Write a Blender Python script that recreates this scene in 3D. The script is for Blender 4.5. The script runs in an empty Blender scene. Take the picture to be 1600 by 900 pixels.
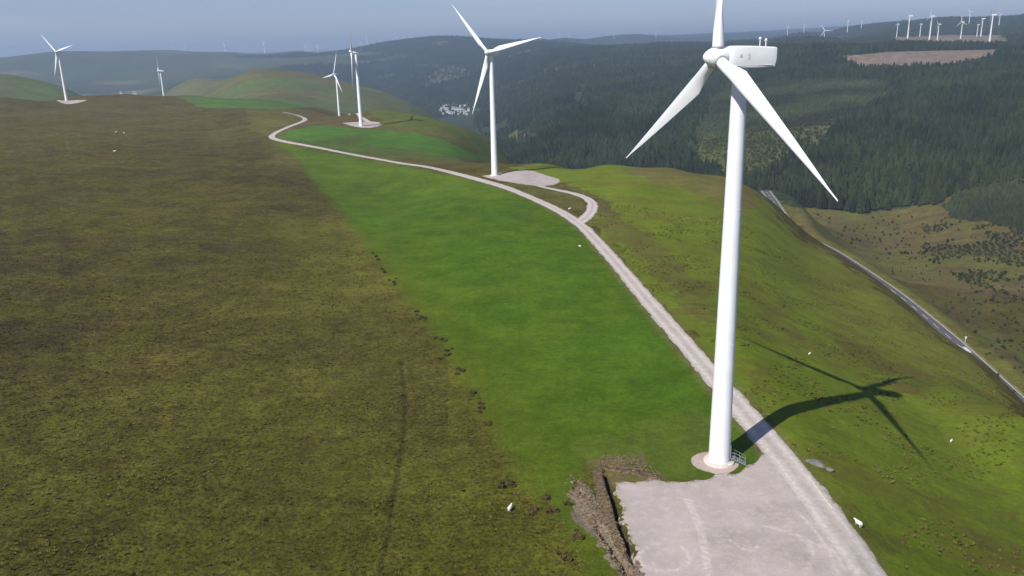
import bpy, math, random
import numpy as np
from mathutils import Matrix, Vector

random.seed(7)
rng = np.random.default_rng(11)
SC = bpy.context.scene
COL = SC.collection
RAD = math.radians

# ------------------------------------------------------------------ camera
CAM_H = 61.6
F_PX = 1265.0                      # focal length in pixels of the 1600x900 photograph
PITCH, ROLL = RAD(16.4), RAD(-1.38)
_F = np.array([0.0, math.cos(PITCH), -math.sin(PITCH)])
_R0 = np.array([1.0, 0.0, 0.0])
_U0 = np.cross(_R0, _F)
_R = math.cos(ROLL) * _R0 + math.sin(ROLL) * _U0
_U = -math.sin(ROLL) * _R0 + math.cos(ROLL) * _U0
cam_data = bpy.data.cameras.new('camera')
cam = bpy.data.objects.new('camera', cam_data)
COL.objects.link(cam)
cam_data.sensor_width = 36.0
cam_data.lens = F_PX / 1600.0 * 36.0
cam_data.clip_start = 1.0
cam_data.clip_end = 90000.0
cam.matrix_world = Matrix(((_R[0], _U[0], -_F[0], 0), (_R[1], _U[1], -_F[1], 0), (_R[2], _U[2], -_F[2], CAM_H), (0, 0, 0, 1)))
SC.camera = cam

# ------------------------------------------------------------------ sky and sun
SUN_EL = RAD(44.5)
SHADOW_AZ = RAD(47.7)              # direction in which shadows fall, from +X
world = bpy.data.worlds.new('World')
SC.world = world
world.use_nodes = True
wn, wl = world.node_tree.nodes, world.node_tree.links
for n in list(wn): wn.remove(n)
w_out = wn.new('ShaderNodeOutputWorld')
w_bg = wn.new('ShaderNodeBackground')
w_sky = wn.new('ShaderNodeTexSky')
w_sky.sky_type = 'NISHITA'
w_sky.sun_disc = False
w_sky.sun_elevation = SUN_EL
w_sky.sun_rotation = RAD(222.3)
w_sky.altitude = 300.0
w_sky.air_density = 1.0
w_sky.dust_density = 0.15
w_sky.ozone_density = 1.4
w_bg.inputs['Strength'].default_value = 0.062
# thin streaky cloud veil, the same all round the sky
w_tc = wn.new('ShaderNodeTexCoord')
w_map = wn.new('ShaderNodeMapping'); w_map.inputs['Scale'].default_value = (1.0, 1.0, 7.0)
w_noise = wn.new('ShaderNodeTexNoise'); w_noise.inputs['Scale'].default_value = 3.4; w_noise.inputs['Detail'].default_value = 6.0
w_ramp = wn.new('ShaderNodeMapRange'); w_ramp.inputs['From Min'].default_value = 0.5; w_ramp.inputs['From Max'].default_value = 0.8; w_ramp.inputs['To Max'].default_value = 0.5
w_mix = wn.new('ShaderNodeMixRGB'); w_mix.inputs['Color2'].default_value = (9.0, 9.3, 10.0, 1)
wl.new(w_tc.outputs['Generated'], w_map.inputs['Vector'])
wl.new(w_map.outputs['Vector'], w_noise.inputs['Vector'])
wl.new(w_noise.outputs['Fac'], w_ramp.inputs['Value'])
wl.new(w_ramp.outputs['Result'], w_mix.inputs['Fac'])
w_tint = wn.new('ShaderNodeMixRGB'); w_tint.blend_type = 'MULTIPLY'; w_tint.inputs['Fac'].default_value = 1.0; w_tint.inputs['Color2'].default_value = (0.98, 1.0, 1.32, 1)
wl.new(w_sky.outputs['Color'], w_tint.inputs['Color1'])
wl.new(w_tint.outputs['Color'], w_mix.inputs['Color1'])
wl.new(w_mix.outputs['Color'], w_bg.inputs['Color'])
wl.new(w_bg.outputs['Background'], w_out.inputs['Surface'])

sun_data = bpy.data.lights.new('sun', 'SUN')
sun = bpy.data.objects.new('sun', sun_data)
COL.objects.link(sun)
sun_data.energy = 5.0
sun_data.angle = RAD(0.5)
sun_data.color = (1.0, 0.955, 0.89)
SUN_DIR = Vector((math.cos(SUN_EL) * math.cos(SHADOW_AZ), math.cos(SUN_EL) * math.sin(SHADOW_AZ), -math.sin(SUN_EL)))
sun.rotation_euler = SUN_DIR.to_track_quat('-Z', 'Y').to_euler()
sun.location = (-200, -200, 400)

SC.view_settings.view_transform = 'Standard'
SC.view_settings.look = 'None'
SC.view_settings.exposure = 0.27
SC.view_settings.gamma = 1.0
SC.view_settings.use_curve_mapping = False
SC.render.engine = 'CYCLES'
SC.cycles.max_bounces = 6
SC.cycles.diffuse_bounces = 2
SC.cycles.glossy_bounces = 2
SC.cycles.volume_bounces = 1
SC.cycles.use_denoising = True

# ------------------------------------------------------------------ helpers
def px_dir(px, py):
    px = np.asarray(px, float); py = np.asarray(py, float)
    return _F + _R * ((px[..., None] - 800) / F_PX) + _U * ((450 - py[..., None]) / F_PX)

def project(x, y, z):
    d = np.stack([x, y, z - CAM_H], -1)
    w = np.maximum(d @ _F, 1e-3)
    return 800 + F_PX * (d @ _R) / w, 450 - F_PX * (d @ _U) / w

def _hash(i, j, s):
    h = (i * 374761393 + j * 668265263 + s * 1442695041) & 0xffffffff
    h = ((h ^ (h >> 13)) * 1274126177) & 0xffffffff
    h = ((h ^ (h >> 16)) * 2246822519) & 0xffffffff
    return ((h ^ (h >> 15)) & 0xffffff) / float(0xffffff)

def vnoise(x, y, s=0):
    xi = np.floor(x).astype(np.int64); yi = np.floor(y).astype(np.int64)
    fx = x - xi; fy = y - yi
    fx = fx * fx * fx * (fx * (fx * 6 - 15) + 10); fy = fy * fy * fy * (fy * (fy * 6 - 15) + 10)
    a = _hash(xi, yi, s); b = _hash(xi + 1, yi, s); c = _hash(xi, yi + 1, s); d = _hash(xi + 1, yi + 1, s)
    return (a + (b - a) * fx) * (1 - fy) + (c + (d - c) * fx) * fy

def fbm(x, y, scale, octaves=4, s=0):
    out = 0.0; amp = 0.5; tot = 0.0
    x = np.asarray(x, float) / scale; y = np.asarray(y, float) / scale
    for o in range(octaves):
        out = out + amp * vnoise(x + 17.3 * o, y - 9.1 * o, s + o); tot += amp
        x = x * 2.03; y = y * 2.03; amp *= 0.5
    return out / tot - 0.5

def sstep(a, b, t):
    t = np.clip((t - a) / (b - a), 0, 1)
    return t * t * (3 - 2 * t)

# ------------------------------------------------------------------ the shape of the land
# Height points along lines of sight: ('d', pixel row, plan distance), ('z', pixel row, height), ('h', plan distance, height)
LAND = {
 0:   [('h',60,1),('h',100,1.5),('h',200,3),('h',400,6),('h',700,9),('h',950,11),('d',153,1170),('h',1450,-25),('d',122,1900),('d',118,2050),('h',2700,-50),('h',4000,-120),('d',93,6500),('h',9000,20),('d',90,20000)],
 100: [('h',60,0.5),('h',100,1),('h',200,2),('h',400,5),('h',700,8),('d',161,1200),('d',153,1330),('h',1550,-20),('d',137,1950),('h',2300,-50),('h',3200,-140),('d',146,4300),('d',120,5400),('d',84,6500),('h',9000,40),('d',90,20000)],
 200: [('h',60,0),('h',100,0.5),('h',200,1.5),('h',400,3),('h',700,5),('h',1000,6),('d',151.5,1440),('h',1700,-40),('h',2600,-140),('d',148,4200),('d',120,5400),('d',84,6700),('h',9000,40),('d',88,20000)],
 300: [('h',60,0),('h',100,0),('h',200,1),('h',400,2),('h',700,2),('d',172,960),('d',166,1060),('d',150,1300),('h',1600,-40),('d',142,2500),('d',124,2900),('h',3400,-20),('d',110,5400),('d',85,7000),('h',9500,30),('d',85,20000)],
 400: [('h',60,0),('h',100,0),('h',200,0.5),('h',400,1),('h',600,2),('d',177,860),('d',165,1040),('d',152,1330),('d',128,1900),('d',107,2150),('h',2600,-10),('h',3400,-120),('d',108,5200),('d',85,7000),('h',9500,30),('d',83,20000)],
 500: [('h',60,0),('h',100,0),('h',200,0),('h',400,-1),('d',212,620),('d',186,850),('d',174,1080),('h',1250,-22),('d',152,1700),('d',116,2150),('h',2700,-40),('h',3600,-150),('d',100,5000),('d',84,6400),('h',9500,30),('d',80,20000)],
 600: [('h',60,0),('h',100,0),('h',200,-0.5),('h',400,-3),('d',247,500),('d',226,580),('d',198,700),('d',173,880),('h',1150,-70),('d',158,1800),('d',142,2080),('h',2600,-120),('h',3300,-190),('d',120,4600),('d',85,5700),('h',8000,20),('d',76,20000)],
 660: [('h',60,0),('h',100,0),('h',200,-0.5),('h',400,-2),('d',262,450),('d',250,500),('d',228,590),('d',200,700),('d',180,810),('h',1050,-80),('h',1500,-95),('d',167,1980),('h',2500,-160),('d',168,3200),('d',140,3700),('d',104,4700),('d',79,5600),('h',8000,20),('d',72,20000)],
 715: [('h',60,0),('h',100,0),('h',200,-0.3),('h',400,-0.5),('d',256,470),('d',250,520),('d',235,610),('d',215,690),('d',196,790),('h',1000,-90),('h',1700,-150),('d',182,2850),('d',172,3080),('d',140,3600),('d',108,4500),('d',74,5400),('h',8000,20),('d',70,20000)],
 770: [('h',60,0),('h',100,0),('h',200,0),('h',350,1),('d',272,417),('d',254,472),('h',560,-22),('d',249,700),('d',228,770),('d',217,820),('h',1000,-100),('h',1500,-140),('d',196,2200),('d',165,2700),('d',122,3500),('d',88,4400),('d',70,5400),('h',8000,30),('d',68,20000)],
 850: [('h',60,0),('h',100,0),('h',200,0),('h',300,0.5),('d',285,387),('d',254,455),('h',560,-25),('h',760,-75),('h',1000,-120),('d',248,1250),('d',215,1450),('d',175,1900),('d',135,2500),('d',100,3300),('d',72,4600),('h',8000,30),('d',64,20000)],
 950: [('h',60,0),('h',100,0),('h',200,0),('h',300,0),('d',280,390),('d',256,442),('h',540,-25),('h',760,-90),('h',950,-125),('d',250,1200),('d',200,1480),('d',150,2000),('d',112,2700),('d',74,4200),('h',7000,40),('d',61,20000)],
 1050:[('h',60,0),('h',100,0),('h',200,-0.5),('z',300,-2),('z',264,-4),('h',560,-45),('h',760,-105),('h',920,-130),('d',262,1120),('d',200,1420),('d',150,1850),('d',110,2500),('d',70,4000),('h',7000,60),('d',58,20000)],
 1130:[('h',60,0),('h',85,0),('h',116,0),('h',150,0),('h',200,-1.5),('z',330,-5),('z',279,-8),('h',540,-52),('h',760,-120),('d',280,1020),('d',240,1150),('d',200,1370),('d',150,1750),('d',110,2250),('d',70,3900),('h',7000,70),('d',52,20000)],
 1200:[('h',60,0),('h',85,-0.3),('h',105,-0.3),('h',200,-5.5),('z',360,-13),('z',309,-17),('z',300,-58),('h',760,-135),('d',296,960),('d',250,1100),('d',200,1320),('d',150,1650),('d',110,2080),('d',78,2400),('h',2900,15),('d',66,4400),('h',7000,80),('d',48,20000)],
 1260:[('h',60,0),('h',82,-0.3),('h',95,-0.4),('h',120,-0.9),('h',200,-14),('z',420,-22),('z',374,-30),('z',362,-56),('d',350,800),('d',328,900),('d',300,960),('d',250,1080),('d',200,1290),('d',150,1600),('d',110,1980),('d',90,2080),('d',77,2250),('h',2700,20),('d',64,3500),('h',6000,100),('d',46,20000)],
 1320:[('h',60,-0.5),('h',80,-0.6),('h',95,-1.6),('h',120,-4.0),('h',200,-20.5),('z',440,-29),('z',407,-35),('z',398,-60),('d',380,690),('d',350,830),('d',330,920),('d',290,990),('d',250,1070),('d',200,1270),('d',150,1560),('d',110,1900),('d',97,1990),('d',88,2080),('d',78,2250),('h',2600,15),('d',67,3600),('d',44,6500),('d',40,20000)],
 1400:[('h',60,-1),('h',80,-2.0),('h',95,-4),('h',120,-8),('h',150,-14),('h',200,-25),('z',490,-34),('z',466,-39),('z',454,-64),('d',430,600),('d',395,720),('d',360,850),('d',332,950),('d',290,1010),('d',250,1080),('d',200,1250),('d',150,1510),('d',110,1840),('d',97,1980),('d',86,2100),('d',77,2330),('d',71,2750),('d',42,5000),('h',9000,150)],
 1500:[('h',60,-1.5),('h',80,-4),('h',95,-7),('h',120,-14),('h',150,-22),('h',200,-35),('z',570,-36),('z',549,-41),('z',535,-69),('d',500,460),('d',450,560),('d',400,680),('d',350,830),('d',320,920),('d',290,1000),('d',250,1080),('d',200,1230),('d',150,1470),('d',110,1780),('d',97,1950),('d',86,2080),('d',77,2300),('d',69,2900),('d',32,4800),('h',9000,180)],
 1600:[('h',60,-2),('h',80,-6),('h',95,-10),('h',120,-18),('h',150,-28),('h',200,-43),('z',665,-33),('z',642,-39),('z',626,-74),('d',595,350),('d',550,420),('d',500,490),('d',450,580),('d',400,690),('d',350,820),('d',300,950),('d',250,1060),('d',200,1200),('d',150,1430),('d',110,1720),('d',95,1920),('d',85,2050),('d',75,2300),('d',64,3000),('d',28,4600),('h',9000,180)],
}
SWEEP = {  # beyond the photograph's edges: (bearing in degrees, [(distance, height) ...])
 48:  [(60,-2),(80,-8),(100,-15),(150,-31),(200,-50),(260,-72),(350,-110),(500,-140),(800,-110),(1200,-40),(2000,30),(4000,100),(9000,160),(20000,220)],
 65:  [(60,-4),(80,-9),(100,-16),(150,-36),(200,-55),(260,-75),(350,-112),(500,-140),(800,-110),(1200,-40),(2000,40),(4000,110),(9000,160),(20000,220)],
 90:  [(60,-3),(100,-14),(150,-32),(220,-60),(350,-110),(500,-140),(900,-100),(1500,0),(3000,80),(9000,160),(20000,220)],
 135: [(60,-1.5),(100,-8),(200,-40),(350,-90),(550,-140),(1000,-90),(1600,10),(4000,80),(9000,140),(20000,200)],
 180: [(60,0),(100,0.5),(300,2),(700,4),(1200,-20),(2500,20),(5000,60),(20000,180)],
 -180:[(60,0),(100,0.5),(300,2),(700,4),(1200,-20),(2500,20),(5000,60),(20000,180)],
 -135:[(60,0.5),(100,1),(300,3),(700,4),(1200,-40),(2500,0),(5000,60),(20000,180)],
 -90: [(60,1),(100,1.5),(300,4),(700,4),(1100,-50),(1800,-120),(3000,0),(6000,80),(20000,190)],
 -60: [(60,1),(100,1.5),(300,4),(700,8),(1100,-10),(1700,-90),(2600,0),(4000,-60),(7000,90),(20000,200)],
 -42: [(60,1),(100,1.5),(200,3),(400,6),(700,9),(1000,9),(1300,-20),(1900,30),(2700,-40),(4000,-110),(6600,60),(9000,20),(20000,180)],
}
# far wind turbines: pixel column, base row, hub row
FAR = [(1230,58.5,44),(1256,52,39.5),(1286.5,73,52.5),(1323.5,54,37),(1345.5,47,35.5),(1401,57,40),(1418,60,31),(1437.5,53,37),(1452,62,32),(1464,66,45),
 (1501,59,38),(1513.5,40,24),(1526.5,54,39),(1532,59,37),(1546,66,33),(1560,45,29),(874,58.5,51),(889,58.5,52),(959.5,59,52),(1025,59.5,51),
 (414,84,69.5),(477.5,79.5,71.5),(480.5,80,70),(484.5,79.5,72),(497.5,85,75),(564,75,69),(574,71,59),(596,74.5,64),(614,67.5,60),(620.5,67.5,58),
 (633,68,59),(642.5,67.5,62),(667,65.5,58),(686,63,57.5),(703,62.5,57),(290,82.5,73),(352,82,71),(269.5,80,75)]
def far_distance(f):
    hp = f[1] - f[2]
    if f[0] > 1380: return float(np.clip(82 * F_PX / hp, 2750, 3700)) if f[1] > 50 else 4600.0
    if f[0] > 1200: return float(np.clip(82 * F_PX / hp, 2700, 5600))
    return 7400.0

def _uv(az_deg, dist):
    return np.stack([np.asarray(az_deg) / 3.2, 5.2 * np.log(np.asarray(dist) / 100.0)], -1)

def hillside(x, y):
    # the bench beside the track ends, then the grass slope falls away at about 23 degrees
    e = 49.0 - 0.0009 * np.clip(170.0 - np.asarray(y, float), 0, 220) ** 2
    u = (x - e) / 1.3
    return -0.43 * 1.3 * np.log1p(np.exp(np.clip(u, -30, 30)))

_cp = []
def _add_pixel(px, py, dist=None, z=None):
    d = px_dir(np.array(px), np.array(py)); h = math.hypot(d[0], d[1])
    if dist is None: dist = (CAM_H - z) * h / -d[2]
    else: z = CAM_H + dist * d[2] / h
    _cp.append((math.degrees(math.atan2(d[0], d[1])), dist, z))
for px, rows in LAND.items():
    az0 = None
    for k in rows:
        if k[0] == 'd': _add_pixel(px, k[1], dist=k[2])
        elif k[0] == 'z': _add_pixel(px, k[1], z=k[2])
        else:
            d = px_dir(np.array(px), np.array(300.0 if k[1] < 500 else 100.0))
            if k[1] <= 210: d = px_dir(np.array(px), np.array(650.0))
            if px >= 1130 and k[1] <= 210: continue
            _cp.append((math.degrees(math.atan2(d[0], d[1])), k[1], k[2]))
for _az in np.arange(13, 36, 2.5):
    for _d in (60, 78, 95, 115, 138, 165, 195):
        _xx, _yy = _d * math.sin(RAD(_az)), _d * math.cos(RAD(_az))
        _cp.append((_az, _d, float(hillside(_xx, _yy))))
for az, rows in SWEEP.items():
    for dd, zz in rows: _cp.append((az, dd, zz))
# heights read from where the turbine's shadow falls
for _x, _y, _z in ((31.2,111.8,0),(106,197.4,-23.8),(1.5,419.4,1.2),(18.9,438.6,-1.4),(37.9,459.5,-4.5)):
    _cp.append((math.degrees(math.atan2(_x, _y)), math.hypot(_x, _y), _z))
for f in FAR: _add_pixel(f[0], f[1], dist=far_distance(f))
_cp = np.array(_cp)
_cuv = _uv(_cp[:, 0], _cp[:, 1])
def _ker(a, b, c=0.35):
    d2 = ((a[:, None, :] - b[None, :, :]) ** 2).sum(-1)
    return np.sqrt(d2 + c * c)
_n = len(_cp)
_A = np.zeros((_n + 1, _n + 1))
_A[:_n, :_n] = _ker(_cuv, _cuv) - 0.03 * np.eye(_n)
_A[:_n, _n] = 1; _A[_n, :_n] = 1
_w = np.linalg.solve(_A, np.concatenate([_cp[:, 2], [0.0]]))
AZ0, AZS, NAZ = -180.0, 0.5, 721
V0, VS = math.log(55.0), 0.022
NV = int((math.log(42000.0) - V0) / VS) + 2
_gaz = AZ0 + AZS * np.arange(NAZ)
_gd = np.exp(V0 + VS * np.arange(NV))
ZG = np.zeros((NAZ, NV))
for _i in range(NAZ):
    q = _uv(np.full(NV, _gaz[_i]), np.minimum(_gd, 24000.0))
    ZG[_i] = _ker(q, _cuv) @ _w[:_n] + _w[_n]

def _cub(t):
    return np.stack([-0.5*t**3 + t**2 - 0.5*t, 1.5*t**3 - 2.5*t**2 + 1, -1.5*t**3 + 2*t**2 + 0.5*t, 0.5*t**3 - 0.5*t**2], -1)

def land_z(x, y):
    x = np.asarray(x, float); y = np.asarray(y, float)
    shp = x.shape; x = x.ravel(); y = y.ravel()
    D = np.hypot(x, y)
    a = (np.degrees(np.arctan2(x, y)) - AZ0) / AZS
    v = (np.log(np.maximum(D, 55.5)) - V0) / VS
    ai = np.clip(np.floor(a).astype(int), 0, NAZ - 2); vi = np.clip(np.floor(v).astype(int), 0, NV - 2)
    wa = _cub(np.clip(a - ai, 0, 1)); wv = _cub(np.clip(v - vi, 0, 1))
    z = np.zeros_like(x)
    for i in range(4):
        ia = np.clip(ai + i - 1, 0, NAZ - 1)
        for j in range(4):
            z += wa[:, i] * wv[:, j] * ZG[ia, np.clip(vi + j - 1, 0, NV - 1)]
    az = np.degrees(np.arctan2(x, y))
    w = (1 - sstep(165, 225, D)) * sstep(8, 13, az) * (1 - sstep(24, 38, az)) * sstep(50, 70, D)
    z = z * (1 - w) + hillside(x, y) * w
    z *= sstep(0, 58, D)
    return z.reshape(shp)

T1 = (31.2, 111.8)                 # foot of the big turbine
def relief(x, y):
    D = np.hypot(x, y)
    near = 0.30 * fbm(x, y, 9.0, 3, 3) + 0.16 * fbm(x, y, 2.2, 2, 8)
    mid = 1.3 * fbm(x, y, 60.0, 3, 21)
    far = 14.0 * fbm(x, y, 330.0, 4, 33)
    vfar = 46.0 * fbm(x, y, 1500.0, 4, 41)
    r = near * (1 - 0.6 * sstep(200, 800, D)) + mid * (0.35 + 0.65 * sstep(300, 900, D)) + far * sstep(600, 1500, D) * 0.75 + vfar * sstep(2200, 6000, D) * (1 - 0.8 * sstep(12, 17, np.degrees(np.arctan2(x, y))))
    return r

TRACK_SMOOTH = []                  # (polyline Nx2, half width): ground is graded flat here
PADS = []                          # (centre, radius)
def ground_z(x, y):
    x = np.asarray(x, float); y = np.asarray(y, float)
    z = land_z(x, y)
    r = relief(x, y)
    k = np.ones_like(z)
    for (cx, cy), rad in PADS:
        k *= sstep(rad * 0.9, rad * 1.5, np.hypot(x - cx, y - cy))
    for pl, hw in TRACK_SMOOTH:
        m = (x > pl[:, 0].min() - 30) & (x < pl[:, 0].max() + 30) & (y > pl[:, 1].min() - 30) & (y < pl[:, 1].max() + 30)
        if m.any():
            d = poly_dist(x[m], y[m], pl)
            k[m] *= sstep(hw, hw + 4.0, d)
    z = z + r * k
    for pl, depth, wid in DITCHES:
        m = (x > pl[:, 0].min() - 5) & (x < pl[:, 0].max() + 5) & (y > pl[:, 1].min() - 5) & (y < pl[:, 1].max() + 5)
        if m.any():
            d = poly_dist(x[m], y[m], pl)
            z[m] -= depth * np.exp(-(d / wid) ** 2)
    if ROAD is not None:
        pl, pz = ROAD
        m = (x > pl[:, 0].min() - 40) & (x < pl[:, 0].max() + 40) & (y > pl[:, 1].min() - 40) & (y < pl[:, 1].max() + 40)
        if m.any():
            xs, ys = x[m], y[m]; bd = np.full(xs.shape, 1e9); bz = np.zeros(xs.shape)
            for (qx, qy), qz in zip(pl, pz):
                d = np.hypot(xs - qx, ys - qy); u = d < bd
                bd[u] = d[u]; bz[u] = qz
            k2 = 1 - sstep(5.5, 26, bd)
            z[m] = z[m] * (1 - k2) + (bz - 0.12) * k2
    return z
DITCHES = []
ROAD = None                        # (polyline Nx2, heights): the land is graded to the road

def poly_dist(x, y, pl):
    best = np.full(x.shape, 1e9)
    for (ax, ay), (bx, by) in zip(pl[:-1], pl[1:]):
        dx, dy = bx - ax, by - ay; L = dx * dx + dy * dy + 1e-9
        t = np.clip(((x - ax) * dx + (y - ay) * dy) / L, 0, 1)
        best = np.minimum(best, np.hypot(x - ax - t * dx, y - ay - t * dy))
    return best

def cast(px, py, zf=land_z, near=70.0, far=15000.0):
    """first point of the land along the line of sight of a pixel"""
    d = px_dir(np.array(float(px)), np.array(float(py))); h = math.hypot(d[0], d[1])
    D = np.exp(np.linspace(math.log(near), math.log(far), 1300))
    x = D * d[0] / h; y = D * d[1] / h
    gap = CAM_H + D * d[2] / h - zf(x, y)
    below = np.nonzero(gap <= 0)[0]
    i = below[0] if len(below) else len(D) - 1
    if i == 0: return np.array([x[0], y[0]])
    t = np.clip(gap[i-1] / max(gap[i-1] - gap[i], 1e-6), 0, 1)
    return np.array([x[i-1] + (x[i] - x[i-1]) * t, y[i-1] + (y[i] - y[i-1]) * t])

def cast_line(pts, **kw):
    return np.array([cast(a, b, **kw) for a, b in pts])

def smooth_line(pl, step=2.0, rounds=3):
    pl = np.asarray(pl, float)
    for _ in range(rounds):
        q = np.empty((len(pl) * 2, 2)); q[0] = pl[0]; q[-1] = pl[-1]
        q[1:-1:2] = 0.75 * pl[:-1] + 0.25 * pl[1:]; q[2:-1:2] = 0.25 * pl[:-1] + 0.75 * pl[1:]
        pl = q
    seg = np.hypot(*np.diff(pl, axis=0).T); s = np.concatenate([[0], np.cumsum(seg)])
    keep = np.concatenate([[True], seg > 1e-6]); pl = pl[keep]; s = s[keep]
    t = np.linspace(0, s[-1], max(2, int(s[-1] / step)))
    return np.stack([np.interp(t, s, pl[:, 0]), np.interp(t, s, pl[:, 1])], -1)

def inside(px, py, poly):
    poly = np.asarray(poly, float); res = np.zeros(px.shape, bool); j = len(poly) - 1
    for i in range(len(poly)):
        xi, yi = poly[i]; xj, yj = poly[j]
        if yi != yj:
            c = ((yi > py) != (yj > py)) & (px < (xj - xi) * (py - yi) / (yj - yi) + xi)
            res ^= c
        j = i
    return res

# ------------------------------------------------------------------ materials
def new_mat(name):
    m = bpy.data.materials.new(name); m.use_nodes = True
    nt = m.node_tree
    for n in list(nt.nodes): nt.nodes.remove(n)
    out = nt.nodes.new('ShaderNodeOutputMaterial'); b = nt.nodes.new('ShaderNodeBsdfPrincipled')
    nt.links.new(b.outputs['BSDF'], out.inputs['Surface'])
    return m, nt, b

def N(nt, t, **kw):
    n = nt.nodes.new(t)
    for k, v in kw.items():
        if k in n.inputs: n.inputs[k].default_value = v
        else: setattr(n, k, v)
    return n

def noise(nt, coord, scale, detail=3.0, rough=0.55, stretch=None):
    n = N(nt, 'ShaderNodeTexNoise', Scale=scale, Detail=detail, Roughness=rough)
    if stretch:
        mp = nt.nodes.new('ShaderNodeMapping'); mp.inputs['Scale'].default_value = stretch[:3]
        if len(stretch) > 3: mp.inputs['Rotation'].default_value = (0, 0, stretch[3])
        nt.links.new(coord, mp.inputs['Vector']); coord = mp.outputs['Vector']
    nt.links.new(coord, n.inputs['Vector'])
    return n.outputs['Fac']

def remap(nt, fac, a, b, c, d):
    r = N(nt, 'ShaderNodeMapRange'); nt.links.new(fac, r.inputs['Value'])
    for k, v in zip(('From Min', 'From Max', 'To Min', 'To Max'), (a, b, c, d)): r.inputs[k].default_value = v
    return r.outputs['Result']

def mixc(nt, fac, a, b, mode='MIX'):
    n = N(nt, 'ShaderNodeMixRGB', blend_type=mode)
    for s, k in ((fac, 'Fac'), (a, 'Color1'), (b, 'Color2')):
        if isinstance(s, (int, float)): n.inputs[k].default_value = s
        elif isinstance(s, tuple): n.inputs[k].default_value = (*s, 1) if len(s) == 3 else s
        else: nt.links.new(s, n.inputs[k])
    return n.outputs['Color']

def mth(nt, op, a, b=None):
    n = N(nt, 'ShaderNodeMath', operation=op)
    for i, s in enumerate((a, b)):
        if s is None: continue
        if isinstance(s, (int, float)): n.inputs[i].default_value = s
        else: nt.links.new(s, n.inputs[i])
    return n.outputs[0]

def geo_pos(nt):
    return N(nt, 'ShaderNodeNewGeometry').outputs['Position']

def obj_coord(nt):
    return N(nt, 'ShaderNodeTexCoord').outputs['Object']

def add_bump(nt, b, height, strength, dist):
    n = N(nt, 'ShaderNodeBump', Strength=strength, Distance=dist)
    nt.links.new(height, n.inputs['Height']); nt.links.new(n.outputs['Normal'], b.inputs['Normal'])

MAT = {}
def simple_mat(key, col, rough=0.8, var=0.12, scale=1.0, spec=0.2, obj=True, bump=0.0):
    m, nt, b = new_mat(key)
    p = obj_coord(nt) if obj else geo_pos(nt)
    f = noise(nt, p, scale, 5)
    g = remap(nt, f, 0.3, 0.7, 1 - var, 1 + var)
    c = mixc(nt, 1.0, col, g, 'MULTIPLY')
    nt.links.new(c, b.inputs['Base Color'])
    b.inputs['Roughness'].default_value = rough
    b.inputs['Specular IOR Level'].default_value = spec
    if bump: add_bump(nt, b, f, 0.6, bump)
    MAT[key] = m
    return m

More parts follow.
